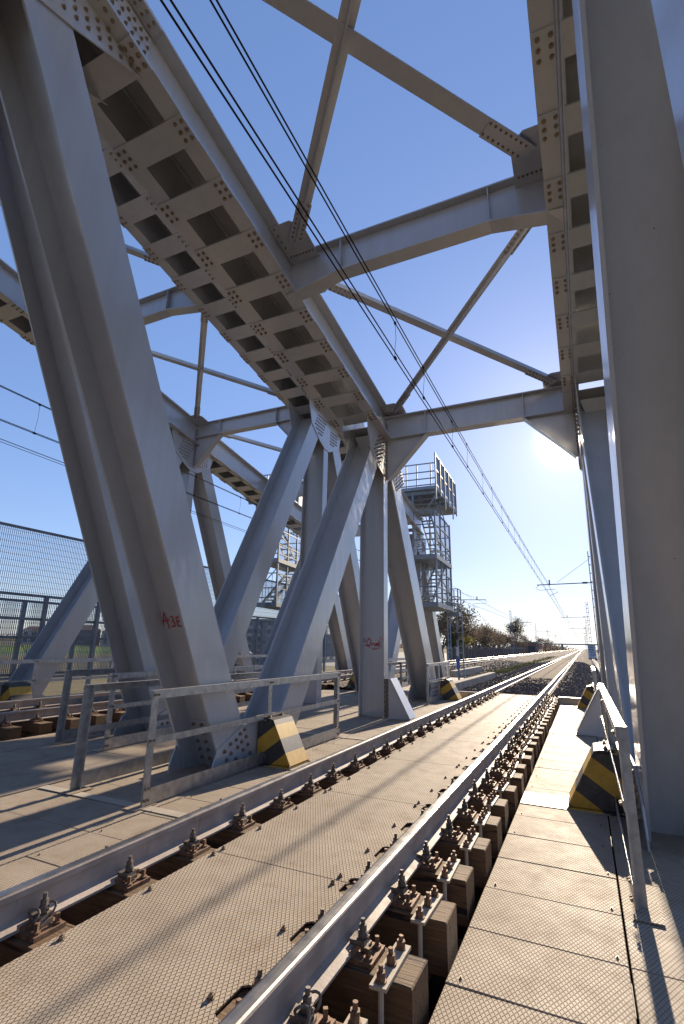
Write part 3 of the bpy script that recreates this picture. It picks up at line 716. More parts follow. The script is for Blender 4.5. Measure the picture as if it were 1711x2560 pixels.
for y, ya, yb in ((7.60, 6.85, 8.3), (12.62, 12.0, 13.2), (17.6, 16.9, 18.3)):
    for s, xe in ((-1, -9.8), (1, -5.38)):
        xin = XT + s * 1.62; xo_ = xe
        pts = [(xo_, ya), (xin + s * 0.18, ya), (xin, ya + 0.14), (xin, yb - 0.2), (xin + s * 0.25, yb), (xo_, yb)]
        MB().prism([(a, b, zq(b) + 0.022) for a, b in pts], (0, 0, 0.014)).build('gusset', 'steel', b2)
for x in (XT - 0.85, XT + 0.85):
    mb = MB(); mb.box(x - 0.18, x + 0.18, -50, 27.2, -0.475, -0.45); mb.box(x - 0.01, x + 0.01, 1, 27.2, -1.2, -0.475); mb.build('stringer', 'rust', b2)
MB().box(-11.0, -4.0, -50, 27.2, -1.50, -1.47).build('dark_undersheet', 'dark_steel', b2)  # added sheet, dark so the openings under this deck read as shade
for y in (2.5, 5, 7.5, 10, 12.6, 15, 17.5, 20, 22.5, 25): MB().box(-10.7, -4.5, y - 0.15, y + 0.15, -1.3, -0.60).build('cross_beam', 'dark_steel', b2)
yk = [-50, -36, -24, -12] + [1.2 + 1.11 * k for k in range(-5, 24)]
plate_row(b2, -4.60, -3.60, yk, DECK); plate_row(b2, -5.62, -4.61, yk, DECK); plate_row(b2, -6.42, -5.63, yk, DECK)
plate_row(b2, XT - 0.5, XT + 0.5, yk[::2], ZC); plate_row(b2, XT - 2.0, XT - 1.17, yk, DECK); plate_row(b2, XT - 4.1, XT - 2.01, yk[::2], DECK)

# ---------------------------------------------------------------- ground, track bed, ballast
TR = -2.6
g_ = MB(); g_.add([(-1500, -400, TR), (1500, -400, TR), (1500, 2600, TR), (-1500, 2600, TR)], [(0, 1, 2, 3)]); struct(g_.build('ground', 'ground'))
g_ = MB(); g_.add([(-200, 60, TR + 0.02), (-112, 68, TR + 0.02), (-95, 145, TR + 0.02), (-150, 190, TR + 0.02), (-255, 190, TR + 0.02)], [(0, 1, 2, 3, 4)]); struct(g_.build('meadow', 'meadow'))
g_ = MB(); g_.add([(-52, 80, TR + 0.03), (-20, 80, TR + 0.03), (-20, 260, TR + 0.03), (-110, 260, TR + 0.03)], [(0, 1, 2, 3)]); struct(g_.build('car_park', 'asphalt'))
prof = [(-17, TR), (-13.2, -0.75), (-11.0, -0.62), (-9.6, -0.30), (-8.9, -0.205), (-6.3, -0.205), (-5.6, -0.32), (-4.7, -0.46), (-3.4, -0.50), (-2.6, -0.46), (-1.75, -0.24), (-1.2, -0.205), (1.2, -0.205), (1.75, -0.24), (2.7, -0.66), (3.4, -0.78), (5.2, -0.82), (9.0, TR)]
def bed_z(x):
    for (a, za), (b, zb) in zip(prof[:-1], prof[1:]):
        if a <= x <= b: return za + (zb - za) * (x - a) / (b - a)
    return TR
mb = MB(); n = len(prof); ys = [16.76 + 0 * 1, 30, 60, 140, 400, 900]
for y in ys: mb.v += [Vector((x, y, z)) for x, z in prof]
for j in range(len(ys) - 1):
    for i in range(n - 1): mb.f.append((j * n + i, j * n + i + 1, (j + 1) * n + i + 1, (j + 1) * n + i)); mb.mi.append(0)
o_ = struct(mb.build('track_bed', 'ballast'))
mb = MB().box(-13, 6, 16.9, 17.5, TR, -0.9); struct(mb.build('abutment', 'concrete'))
# loose ballast stones on top of the bed
mb = MB(); rng = random.Random(3)
STONE = [(1, 0, 0), (-1, 0, 0), (0, 1, 0), (0, -1, 0), (0, 0, 1), (0, 0, -1)]; SF = [(0, 2, 4), (2, 1, 4), (1, 3, 4), (3, 0, 4), (2, 0, 5), (1, 2, 5), (3, 1, 5), (0, 3, 5)]
def stone(x, y, z, r):
    a = rng.uniform(0, 6.28); ca, sa = math.cos(a), math.sin(a); v = []
    for p in STONE:
        q = Vector((p[0] * r * rng.uniform(.7, 1.35), p[1] * r * rng.uniform(.6, 1.2), p[2] * r * rng.uniform(.6, 1.1))) + Vector((rng.uniform(-.35, .35) * r, rng.uniform(-.35, .35) * r, rng.uniform(-.3, .3) * r))
        v.append((x + q.x * ca - q.y * sa, y + q.x * sa + q.y * ca, z + q.z))
    mb.add(v, SF)
def scatter(xa, xb, ya, yb, num, rr=(0.022, 0.045)):
    for _ in range(num):
        t = rng.random() ** 1.7; y = ya + (yb - ya) * t; x = rng.uniform(xa, xb)
        if abs(abs(x) - 0.7525) < 0.09 or abs(abs(x - XT) - 0.7525) < 0.09: continue
        r = rng.uniform(*rr); stone(x, y, bed_z(x) + r * rng.uniform(-0.1, 0.7), r)
scatter(0.9, 3.1, 16.8, 60, 11000); scatter(-5.8, -0.95, 16.8, 62, 13000); scatter(-0.62, 0.62, 17.2, 26, 2200); scatter(-9.8, -5.8, 27, 60, 3500, (0.03, 0.05)); scatter(2.6, 5.0, 17, 70, 2500)
stuff(mb.build('ballast_stones', 'stone_a'))
o_ = bpy.context.scene.objects['ballast_stones']; o_['label'] = 'dark crushed stone ballast beside and between the rails'
# weeds between the two tracks
mb = MB()
def tuft(x, y, z, h, k):
    for _ in range(k):
        a = rng.uniform(0, 6.28); r = rng.uniform(0, 0.12); l = h * rng.uniform(.5, 1.2); px, py = x + r * math.cos(a), y + r * math.sin(a); w_ = 0.012
        tx, ty = px + rng.uniform(-.5, .5) * l, py + rng.uniform(-.5, .5) * l
        mb.add([(px - w_ * math.sin(a), py + w_ * math.cos(a), z - .02), (px + w_ * math.sin(a), py - w_ * math.cos(a), z - .02), (tx, ty, z + l)], [(0, 1, 2)])
for _ in range(900):
    y = 36 + rng.random() ** 1.5 * 75; x = -3.4 + rng.gauss(0, 0.38) - (y - 36) * 0.004
    tuft(x, y, bed_z(x), 0.11, 9)
for _ in range(160):
    y = rng.uniform(20, 60); x = rng.choice((rng.uniform(2.9, 4.5), rng.uniform(-5.2, -2.6))); tuft(x, y, bed_z(x), 0.10, 6)
o_ = stuff(mb.build('weeds', 'weed')); o_['label'] = 'yellow green weeds growing between the two tracks'
# dusty timber crossing panel between the rails beyond the deck
struct(MB().box(-0.56, 0.56, 22.3, 70, -0.215, -0.185).build('infill_path', plain('dusty_infill', (0.18, 0.145, 0.105), 0.95, 0, 0.4, 4, 0.5, 0.04)))
struct(MB().box(0.93, 1.22, 24, 70, -0.215, -0.19).build('cess_strip', bpy.data.materials['dusty_infill']))

# ================================================================== TRACK
def rail_mesh(x, y0, y1):
    hw, hh = 0.036, 0.039
    pf = [(-0.075, -0.172), (0.075, -0.172), (0.075, -0.160), (0.03, -0.150), (0.0095, -0.135), (0.0085, -0.055), (0.012, -0.047), (0.0355, -0.040), (0.036, -0.012), (0.032, -0.004), (0.022, -0.0006), (0.0, 0.0)]
    full = pf + [(-a, b) for a, b in pf[2:-1][::-1]]
    n = len(full); mb = MB()
    ys = [y0, y1]
    for y in ys: mb.v += [Vector((x + a, y, b)) for a, b in full]
    for i in range(n):
        j = (i + 1) % n; head = full[i][1] > -0.005 and full[j][1] > -0.005
        mb.f.append((i, n + i, n + j, j)); mb.mi.append(1 if head else 0)
    mb.f.append(tuple(range(n))); mb.mi.append(0); mb.f.append(tuple(range(2 * n - 1, n - 1, -1))); mb.mi.append(0)
    return mb
for x, lb in ((-0.7525, 'left rail of the near track, polished head and pale web, along the chequer plates'), (0.7525, 'right rail of the near track with bolted timbers along its outer side'), (XT - 0.7525, 'far rail of the second track, beyond the truss diagonals'), (XT + 0.7525, 'closer rail of the second track, seen between the truss diagonals')):
    o = rail_mesh(x, -50, 900).build('rail', ['rail_web', 'rail_head'], None)
    tag(o, lb, 'rail', 'rails of the two tracks')

# timber bridge sleeper with all its ironwork (local origin at the middle of its underside)
TS = -0.198                                # sleeper top
LT = MB(); LT.box(-1.14, 1.14, -0.115, 0.115, 0, 0.245)
def bevel_box(x0, x1, y0, y1, z0, z1, c):
    mb = MB(); v = []
    for z, k in ((z0, c), (z0 + c, 0), (z1 - c, 0), (z1, c)):
        v += [(x0 + k, y0 + k, z), (x1 - k, y0 + k, z), (x1 - k, y1 - k, z), (x0 + k, y1 - k, z)]
    f = [(0, 3, 2, 1), (12, 13, 14, 15)]
    for l in range(3):
        for i in range(4): f.append((l * 4 + i, l * 4 + (i + 1) % 4, l * 4 + 4 + (i + 1) % 4, l * 4 + 4 + i))
    return mb.add(v, f)
TIMB = bevel_box(-1.14, 1.14, -0.118, 0.118, 0, 0.245, 0.006).mesh('sleeper', 'timber')
BASE = MB().box(-0.19, 0.19, -0.085, 0.085, 0, 0.020).box(-0.095, -0.079, -0.085, 0.085, 0.020, 0.045).box(0.079, 0.095, -0.085, 0.085, 0.020, 0.045).mesh('base_plate', 'rust')
# clip: claw, double coil washer, nut, bolt end.  local +X points away from the rail
mbc = MB().box(-0.055, 0.02, -0.035, 0.035, 0.0, 0.022).box(-0.055, -0.035, -0.035, 0.035, -0.010, 0.0).box(0.0, 0.03, -0.035, 0.035, -0.02, 0.0)
for k in range(3): 
    mbc.tube([(0.018 * 0 + 0.021 * math.cos(a), 0.021 * math.sin(a), 0.024 + k * 0.009 + 0.009 * a / 6.28) for a in [i * 6.28 / 10 for i in range(11)]], 0.0048, 5)
mbc.cyl((0, 0, 0.050), (0, 0, 1), 0.019, 0.028, 6).cyl((0, 0, 0.078), (0, 0, 1), 0.0105, 0.024, 8)
CLIP = mbc.mesh('rail_clip', 'dark_steel')
SCREW = MB().cyl((0, 0, 0), (0, 0, 1), 0.021, 0.010, 10).cyl((0, 0, 0.010), (0, 0, 1), 0.0125, 0.034, 4).mesh('screw_spike', 'rust')
STRAP = MB().box(-0.038, 0.038, -0.175, 0.175, 0, 0.014).mesh('tie_strap', M['plate_smooth'])
ROD = MB().cyl((0, 0, -0.32), (0, 0, 1), 0.013, 0.32, 8).mesh('hook_rod', M['plate_smooth'])
NUT = MB().cyl((0, 0, 0), (0, 0, 1), 0.026, 0.006, 10).cyl((0, 0, 0.006), (0, 0, 1), 0.021, 0.030, 6).cyl((0, 0, 0.036), (0, 0, 1), 0.011, 0.022, 8).mesh('nut', 'rust')
# open coil spring fastening on a few sleepers
mbs = MB()
for k in range(1):
    y = 0.0
    mbs.tube([(0.0 + 0.028 * math.cos(a), y + 0.012 * math.sin(2 * a), 0.030 + 0.030 * math.sin(a)) for a in [i * 6.28 / 14 for i in range(15)]], 0.006, 6)
COIL = mbs.mesh('spring_coil', 'dark_steel')
def timber_sleeper(xt, y, label, group, detail):
    loc = Vector((xt, y, TS - 0.245))
    o = inst('sleeper', TIMB, loc); tag(o, label, 'sleeper', group); o.rotation_euler = (rng.uniform(-.004, .004), rng.uniform(-.003, .003), rng.uniform(-0.010, 0.010)); o.location.x += rng.uniform(-.018, .018)
    if not detail: return o
    for sx in (-1, 1):
        xr = xt + sx * 0.7525
        bp = inst('base_plate', BASE, (xr, y, TS + 0.002), o)
        for q in (-1, 1):
            rz = 0 if q > 0 else math.pi
            inst('rail_clip', CLIP, (xr + q * 0.108, y + rng.uniform(-.014, .014), TS + 0.046), bp, (rng.uniform(-.05, .05), rng.uniform(-.05, .05), rz + rng.uniform(-.16, .16))).scale = (1, 1, rng.uniform(.9, 1.15))
            if detail > 1:
                for dy in (-0.055, 0.055): inst('screw_spike', SCREW, (xr + q * 0.160, y + dy, TS + 0.022), bp, (0, 0, rng.uniform(0, 1.5)))
        if detail > 2:
            xs = xt + sx * 1.015
            st = inst('tie_strap', STRAP, (xs, y - 0.03, TS + 0.004), o, (0, rng.uniform(-.01, .01), rng.uniform(-.05, .05)))
            for dy in (-0.135, 0.0, 0.135): inst('nut', NUT, (xs, y - 0.03 + dy, TS + 0.018), st, (rng.uniform(-.06, .06), rng.uniform(-.06, .06), rng.uniform(0, 1))).scale = (1, 1, rng.uniform(.75, 1.25))
            for dy in (-0.135,): inst('hook_rod', ROD, (xs, y - 0.03 + dy, TS + 0.003), st)
    return o
vis = [y for y in SY if y > 1.0 and y < 16.55]
for k, y in enumerate(vis):
    o = timber_sleeper(0, y, f'brown bridge timber under both near rails, {ORD[k]} counting from the camera', 'timber sleepers on the near bridge', 3)
    if k in (1, 0, 13, 21):
        for sx in (-1, 1):
            for dy in (-0.045, 0.045): inst('spring_coil', COIL, (sx * 0.7525 + 0.112, y + dy, TS + 0.05), o)
for k in range(38):
    y = 5.6 + 0.5545 * k
    if y > 27: break
    timber_sleeper(XT, y, f'bridge timber under the second track, {ORD[k]} counting from the camera', 'timber sleepers on the far bridge', 2 if y < 10 else 1)
# concrete sleepers in the ballast beyond the deck
CS = MB(); 
for xa, xb, za, zb in ((-1.2, -0.45, 0.20, 0.21), (-0.45, 0.45, 0.15, 0.15), (0.45, 1.2, 0.21, 0.20)):
    CS.prism([(xa, -0.13, 0), (xb, -0.13, 0), (xb, -0.10, zb), (xa, -0.10, za)], (0, 0.001, 0)); CS.box(xa, xb, -0.125, 0.125, 0, (za + zb) / 2)
CSM = CS.mesh('sleeper', plain('sleeper_concrete', (0.27, 0.215, 0.155), 0.9, 0, 0.35, 5, 0.3, 0.1))
for k in range(50):
    y = 17.05 + (0.30 * k if k < 16 else 4.8 + 0.6 * (k - 16))
    o = inst('sleeper', CSM, (0, y, -0.405)); tag(o, f'pale sleeper in the ballast beyond the deck, {ORD[k]} past the bridge end', 'sleeper', 'sleepers in the ballast')

# ================================================================== FURNITURE OF THE DECK
def striped_guard(x, y, s, label):
    """derailment guard box; s = +1 when the toe points to +X; local x grows to the toe"""
    # profile in local (x, z): back at x=-0.55, toe at 0
    o = empty('striped_guard', (x, y, DECK + 0.006), label, 'guard', 'striped guards at the truss feet')
    mb = MB(); t = 0.012
    pf = [(-0.52, 0.02), (-0.02, 0.02), (-0.02, 0.05), (-0.285, 0.54), (-0.52, 0.54)]
    for yy in (0.0, 0.43): mb.prism([(a, yy, b) for a, b in pf], (0, t, 0))
    mb.prism([(-0.005, -0.02, 0.012), (0.015, -0.02, 0.03), (-0.27, -0.02, 0.56), (-0.29, -0.02, 0.55)], (0, 0.482, 0))
    mb.prism([(-0.29, -0.02, 0.55), (-0.27, -0.02, 0.56), (-0.33, -0.02, 0.575), (-0.52, -0.02, 0.575), (-0.52, -0.02, 0.56)], (0, 0.482, 0))
    mb.box(-0.54, 0.03, -0.05, 0.49, 0.0, 0.012)
    me = mb.mesh('guard_body', 'stripe'); b = inst('guard_body', me, (x, y, DECK + 0.006), o)
    b.scale = (s, 1, 1)
    for dy in (0.06, 0.36):
        for dx in (-0.38, -0.47): bolt((x + s * dx, y + dy, DECK + 0.581), (0, 0, 1), o, 1.2)
    for dy in (-0.03, 0.47): bolt((x + s * 0.0, y + dy, DECK + 0.018), (0, 0, 1), o, 0.9)
    mb = MB().box(min(x - s * 0.56, x - s * 0.40), max(x - s * 0.56, x - s * 0.40), y - 0.03, y + 0.46, DECK + 0.588, DECK + 0.600); mb.build('clamp_plate', 'bolt', o)
    return o
striped_guard(-1.64, 6.10, 1, 'yellow and black guard box behind the left railing, beside the left rail')
striped_guard(1.64, 6.10, -1, 'large yellow and black guard box behind the right railing, nearest the camera')
striped_guard(-1.60, 15.75, 1, 'small yellow and black guard box at the left end of the deck')
striped_guard(1.62, 15.75, -1, 'small yellow and black guard box at the right end of the deck')
striped_guard(XT - 1.63, 7.35, 1, 'yellow guard at the foot of the far left diagonal, across the second track')
striped_guard(XT + 1.63, 7.35, -1, 'guard at the foot of the second truss, facing the second track')
striped_guard(XT + 1.63, 17.3, -1, 'distant guard beside the second track, in front of the farther truss foot')

def railing(x, y0, y1, posts, s, label, ends=False):
    """galvanised guard rail along Y; s = side the flats are bolted to"""
    r = empty('railing', (x, (y0 + y1) / 2, DECK), label, 'railing', 'galvanised railings round the truss feet')
    for y in posts:
        mb = MB(); mb.box(x - 0.006, x + 0.006, y - 0.045, y + 0.045, DECK + 0.012, 0.70); xx = sorted((x, x - s * 0.06)); mb.box(xx[0], xx[1], y + 0.033 if y < (y0 + y1) / 2 else y - 0.045, y + 0.045 if y < (y0 + y1) / 2 else y - 0.033, DECK + 0.012, 0.70)
        p = mb.build('post', 'galv', r)
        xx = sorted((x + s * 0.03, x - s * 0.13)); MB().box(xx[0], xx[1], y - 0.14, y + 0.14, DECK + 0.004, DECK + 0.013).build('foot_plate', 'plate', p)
        for z in (0.665, 0.235, -0.20, -0.30):
            for dy in (-0.022, 0.022): bolt((x + s * 0.020, y + dy, z), (s, 0, 0), p, 0.62)
    for nm, za, zb in (('top_rail', 0.625, 0.700), ('mid_rail', 0.195, 0.260), ('kick_plate', DECK + 0.02, DECK + 0.165)):
        mb = MB(); xx = sorted((x + s * 0.0065, x + s * 0.0145)); mb.box(xx[0], xx[1], y0, y1, za, zb)
        if nm == 'top_rail': xx = sorted((x + s * 0.0145, x - s * 0.05)); mb.box(xx[0], xx[1], y0, y1, zb, zb + 0.008)
        mb.build(nm, 'galv', r)
    if ends:
        for nm, za, zb in (('end_rail', 0.64, 0.70), ('end_rail', 0.20, 0.26)):
            pass
    return r
railing(-2.07, 4.04, 8.46, (4.08, 6.21, 8.40), 1, 'grey railing in front of the left diagonal, beside the left rail')
railing(-3.14, 4.10, 8.42, (4.14, 6.25, 8.38), -1, 'grey railing behind the left diagonal, between the two bridges')
railing(2.07, 4.02, 8.70, (4.07, 6.40, 8.65), -1, 'sun-glinting railing along the right walkway in front of the striped guard')
railing(-2.07, 14.14, 16.70, (14.18, 15.4, 16.66), 1, 'short railing at the foot of the left end post')
railing(2.07, 14.0, 16.75, (14.05, 15.4, 16.70), -1, 'short railing at the foot of the right end post')
railing(-3.14, 13.2, 16.7, (13.24, 15.0, 16.66), -1, 'railing behind the left end post, between the bridges')
railing(-4.52, 5.67, 10.2, (5.71, 8.0, 10.16), 1, 'railing of the far bridge facing the near bridge, behind the second diagonal')
railing(-5.60, 5.70, 10.2, (5.74, 8.0, 10.16), -1, 'railing of the far bridge facing its own track')
railing(-9.68, 6.0, 10.2, (6.04, 8.0, 10.16), 1, 'railing on the far side of the second track by the leftmost diagonal')
railing(-4.52, 15.4, 20, (15.44, 17.7, 19.96), 1, 'farther railing of the far bridge behind the left vertical post')
railing(-9.68, 15.4, 20, (15.44, 17.7, 19.96), 1, 'farthest railing beyond the second track')

# ================================================================== OVERHEAD LINES
def overhead(x, yspans, zc_, zm0, ka, name, label, y0):
    """two contact wires, two messenger wires and droppers, hung from supports at yspans"""
    o = empty(name, (x, y0 + 6, zc_), label, 'overhead line', 'overhead lines above the tracks')
    def zm(y):
        for a, b in zip(yspans[:-1], yspans[1:]):
            if a <= y <= b:
                m = (a + b) / 2 + (-1 if a < 0 else 0); return zm0 + ka * (y - m) ** 2
        return zm0
    ys = []; y = y0
    while y < yspans[-1]:
        ys.append(y); y += 2.5 if y < 60 else 8
    for dx in (-0.027, 0.027):
        MB().tube([(x + dx - 0.03, yy, zc_) for yy in (y0, 41, yspans[-1])], 0.0080, 6).build('contact_wire', 'wire', o)
        MB().tube([(x + dx * 0.75 - 0.03, yy, zm(yy)) for yy in ys], 0.0080, 6).build('messenger_wire', 'wire', o)
    k = 0; y = 5.75
    while y < 75:
        mb = MB(); dx = -0.01 if k % 2 else -0.05
        mb.tube([(x + dx, y, zm(y)), (x + dx + 0.008, y + 0.01, (zm(y) + zc_) / 2 + 0.03), (x + dx - 0.004, y + 0.01, (zm(y) + zc_) / 2 - 0.06), (x + dx - 0.01, y, zc_ + 0.01)], 0.0032, 5)
        mb.box(x + dx - 0.015, x + dx + 0.012, y - 0.03, y + 0.03, zc_ - 0.012, zc_ + 0.022).box(x + dx - 0.012, x + dx + 0.012, y - 0.02, y + 0.02, zm(y) - 0.02, zm(y) + 0.014)
        mb.build('dropper', 'wire', o); y += 2.15 if k % 2 else 1.25; k += 1
    return o
SPR = [-9, 41, 87, 137, 187, 240, 300, 370, 450, 540]
SPL = [-2, 53, 105, 163, 220, 280, 350, 430, 520]
overhead(0.0, SPR, 4.97, 5.49, 0.00042, 'overhead_line', 'dark contact and carrier wires above the near track, crossing the blue sky', -8.5)
overhead(XT, SPL, 5.15, 5.62, 0.00045, 'overhead_line', 'thin contact wires above the second track, behind the left diagonals', -1.5)
def cable(pts, r, label, mat='cable'):
    return tag(MB().tube(pts, r, 6).build('cable', mat), label, 'cable', 'cables along the trusses')
cable([(2.205, y, 6.12 + 0.0009 * (y - 16) ** 2) for y in range(-6, 14, 3)], 0.014, 'thin pale cable hanging just inside the right top chord')
cable([(2.175, y, 6.16 + 0.0009 * (y - 16) ** 2) for y in range(-6, 14, 3)], 0.010, 'second thinner cable beside it under the right top chord')
cable([(-9.45, y, 5.28 + 0.0006 * (y - 24) ** 2) for y in range(0, 54, 3)], 0.009, 'feeder wire low against the sky behind the leftmost diagonal', 'wire')
cable([(-9.40, y, 5.20 + 0.0006 * (y - 24) ** 2) for y in range(0, 54, 3)], 0.007, 'lower feeder wire just below its neighbour at far left', 'wire')

def mast(x, y, xw, lattice, label, hgt=8.2):
    """two-channel lattice mast with cantilever and registration arm reaching to xw"""
    zb = bed_z(x); s = 1 if xw > x else -1
    o = empty('catenary_mast', (x, y, zb), label, 'mast', 'masts carrying the overhead lines')
    mb = MB()
    for dx in (-0.13, 0.13): mb.box(x + dx - 0.03, x + dx + 0.03, y - 0.05, y + 0.05, zb, hgt)
    mb.build('post', 'galv_dull', o)
    mb = MB(); z = zb + 0.4
    while z < hgt - 0.2: mb.box(x - 0.10, x + 0.10, y - 0.055, y - 0.045, z, z + 0.08); z += 0.62
    mb.build('lacing', 'galv_dull', o)
    mb = MB(); za = 5.86
    mb.tube([(x, y, za + 0.02), (xw - s * -0.9, y, za - 0.05)], 0.035, 6); mb.build('arm', 'wire', o)
    mb = MB(); mb.tube([(x, y, hgt - 0.5), (x + (xw - x) * 0.82, y, za + 0.1)], 0.012, 5); mb.build('stay', 'wire', o)
    mb = MB(); mb.cyl((x + s * 0.35, y, za + 0.02), (s, 0, 0), 0.07, 0.35, 8); mb.cyl((xw, y, za), (0, 0, 1), 0.05, 0.32, 8); mb.build('insulator', 'insul', o)
    mb = MB(); mb.tube([(xw + s * 0.75, y, za - 0.06), (xw + s * 1.0, y, za - 0.30), (xw + s * 0.7, y, za - 0.45), (xw - s * 0.3, y, za - 0.40), (xw - s * 0.55, y, za - 0.62), (xw, y, za - 0.85)], 0.018, 5); mb.build('registration_arm', 'wire', o)
    return o
for k, y in enumerate(SPR[1:8]):
    mast(2.95, y, 0.0, True, f'lattice mast right of the near track, {ORD[k]} beyond the bridge')
for k, y in enumerate(SPL[1:8]):
    mast(-10.6, y, XT, True, f'lattice mast left of the second track, {ORD[k]} beyond the bridge')

# ================================================================== ACCESS TOWERS
def tower(cx, cy, rz, label, ladder=True):
    """galvanised stair tower; local origin at the ground under its near corner, x to the left is negative"""
    o = empty('access_tower', (cx, cy, -0.45), label, 'tower', 'galvanised access towers by the far bridge')
    rot = Matrix.Rotation(rz, 3, 'Z')
    def P_(x, y, z):
        v = rot @ Vector((x, y, 0)); return Vector((cx + v.x, cy + v.y, z))
    def bx(mb, x0, x1, y0, y1, z0, z1):
        a = P_((x0 + x1) / 2, (y0 + y1) / 2, (z0 + z1) / 2); mb.obox(a, rot @ Vector(((x1 - x0) / 2, 0, 0)), rot @ Vector((0, (y1 - y0) / 2, 0)), (0, 0, (z1 - z0) / 2))
    W_, L_ = 1.0, 3.3
    for x in (-W_, 0):
        for y in (0, L_):
            mb = MB(); bx(mb, x - 0.04, x + 0.04, y - 0.04, y + 0.04, 2.85, 8.0 if x < 0 else 7.15); mb.build('post', 'galv_dull', o)
    for z in (3.02, 5.12):
        mb = MB(); bx(mb, -W_ - 0.1, 0.06, -0.06, L_ + 0.06, z - 0.20, z); mb.build('platform', 'galv_dull', o)
    # upper platform with solid side screens
    mb = MB(); bx(mb, -1.9, 0.12, -0.15, 4.85, 8.10, 8.25); mb.build('platform', 'galv_dull', o)
    mb = MB()
    for y in (0.1, 0.9, 1.7, 2.5): bx(mb, -1.85, 0.08, y - 0.04, y + 0.04, 7.95, 8.10)
    mb.build('platform_joist', 'galv_dull', o)
    for k in range(5):
        y0 = -0.12 + k * 1.0
        mb = MB(); bx(mb, 0.10, 0.105, y0 + 0.03, y0 + 0.97, 8.35, 9.78); mb.build('screen_panel', plain('blue_grey_mesh', (0.12, 0.18, 0.27), 0.5, 0.2, 0.15, 5, 0) if 'blue_grey_mesh' not in bpy.data.materials else bpy.data.materials['blue_grey_mesh'], o)
    for k in range(6):
        mb = MB(); bx(mb, 0.09, 0.15, -0.15 + k * 1.0, -0.09 + k * 1.0, 8.0 if k % 2 else 7.6, 9.85); mb.build('screen_post', 'galv_dull', o)
    mb = MB()
    for z in (8.33, 9.05, 9.80): bx(mb, 0.095, 0.135, -0.12, 4.9, z - 0.03, z + 0.03)
    mb.build('screen_rail', 'galv_dull', o)
    for x in (-1.85, -1.25, -0.75, -0.1):
        mb = MB(); bx(mb, x - 0.025, x + 0.025, -0.15, -0.10, 8.25, 9.35); mb.build('baluster', 'galv_dull', o)
    for z in (8.32, 8.62, 8.95, 9.35):
        mb = MB(); bx(mb, -1.9, 0.1, -0.145, -0.105, z - 0.025, z + 0.025); mb.build('guard_rail', 'galv_dull', o)
    # cage frames and mesh infill
    for z in (3.25, 3.7, 4.4, 4.95, 5.35, 5.8, 6.5, 7.1):
        mb = MB(); bx(mb, -W_, 0, -0.03, 0.0, z - 0.025, z + 0.025); bx(mb, -0.03, 0.03, 0, L_, z - 0.025, z + 0.025); bx(mb, -W_, 0, L_ - 0.02, L_ + 0.02, z - 0.025, z + 0.025); mb.build('cage_rail', 'galv_dull', o)
    for y in (L_ / 3, L_ * 2 / 3):
        mb = MB(); bx(mb, -0.035, 0.035, y - 0.035, y + 0.035, 3.0, 7.15); mb.build('post', 'galv_dull', o)
    mb = MB()
    for k in range(30):
        y = k * L_ / 29; mb.bar(P_(0.012, y, 3.05), P_(0.012, y, 7.1), 0.007, 0.007)
    for k in range(40):
        z = 3.1 + k * 0.1; mb.bar(P_(0.014, 0, z), P_(0.014, L_, z), 0.006, 0.006)
    stuff(mb.build('wire_mesh', 'galv_dull', o))
    # diagonals, stair flights, handrails
    for z0, z1 in ((5.3, 6.5), (3.4, 4.6)):
        mb = MB(); mb.bar(P_(0.0, 0, z0 + 1.0), P_(0.0, L_, z0 + 0.1), 0.04, 0.04); mb.build('cage_brace', 'galv_dull', o)
    for z0, flip in ((3.02, False), (5.12, True)):
        a, b = (0.15, L_ - 0.15) if not flip else (L_ - 0.15, 0.15)
        mb = MB()
        for x in (-0.75, -0.25): mb.bar(P_(x, a, z0), P_(x, b, z0 + 2.0), 0.03, 0.16)
        mb.build('stair_string', 'galv_dull', o)
        for k in range(9):
            t = (k + 0.5) / 9; y = a + (b - a) * t; mb = MB(); bx(mb, -0.74, -0.26, y - 0.11, y + 0.11, z0 + 2.0 * t, z0 + 2.0 * t + 0.03); mb.build('stair_tread', 'galv_dull', o)
        mb = MB(); mb.bar(P_(-0.75, a, z0 + 0.95), P_(-0.75, b, z0 + 2.95), 0.035, 0.035); mb.build('handrail', 'galv_dull', o)
    for k in range(6):
        mb = MB(); bx(mb, -0.10 - k * 0.16, -0.085 - k * 0.16, -0.02, 0.01, 3.05, 4.4 if k % 2 else 3.75); mb.build('baluster', 'galv_dull', o)
    # struts below the top platform
    for y in (0.3, 1.4):
        mb = MB(); mb.bar(P_(0.05, y, 7.95), P_(-0.55, y, 7.1), 0.05, 0.05); mb.bar(P_(-0.1, y, 7.95), P_(0.0, y + 0.8, 7.1), 0.04, 0.04); mb.build('knee_strut', 'galv_dull', o)
    # small balcony at the far side
    mb = MB(); bx(mb, -0.3, 0.30, L_ + 0.1, L_ + 0.9, 2.62, 2.82); mb.build('platform', 'galv_dull', o)
    for x in (-0.05, 0.28):
        for y in (L_ + 0.1, L_ + 0.88):
            mb = MB(); bx(mb, x - 0.025, x + 0.025, y - 0.025, y + 0.025, 2.82, 3.95); mb.build('baluster', 'galv_dull', o)
    for z in (3.2, 3.55, 3.93):
        mb = MB(); bx(mb, -0.08, 0.30, L_ + 0.08, L_ + 0.12, z - 0.02, z + 0.02); bx(mb, 0.26, 0.30, L_ + 0.1, L_ + 0.9, z - 0.02, z + 0.02); mb.build('guard_rail', 'galv_dull', o)
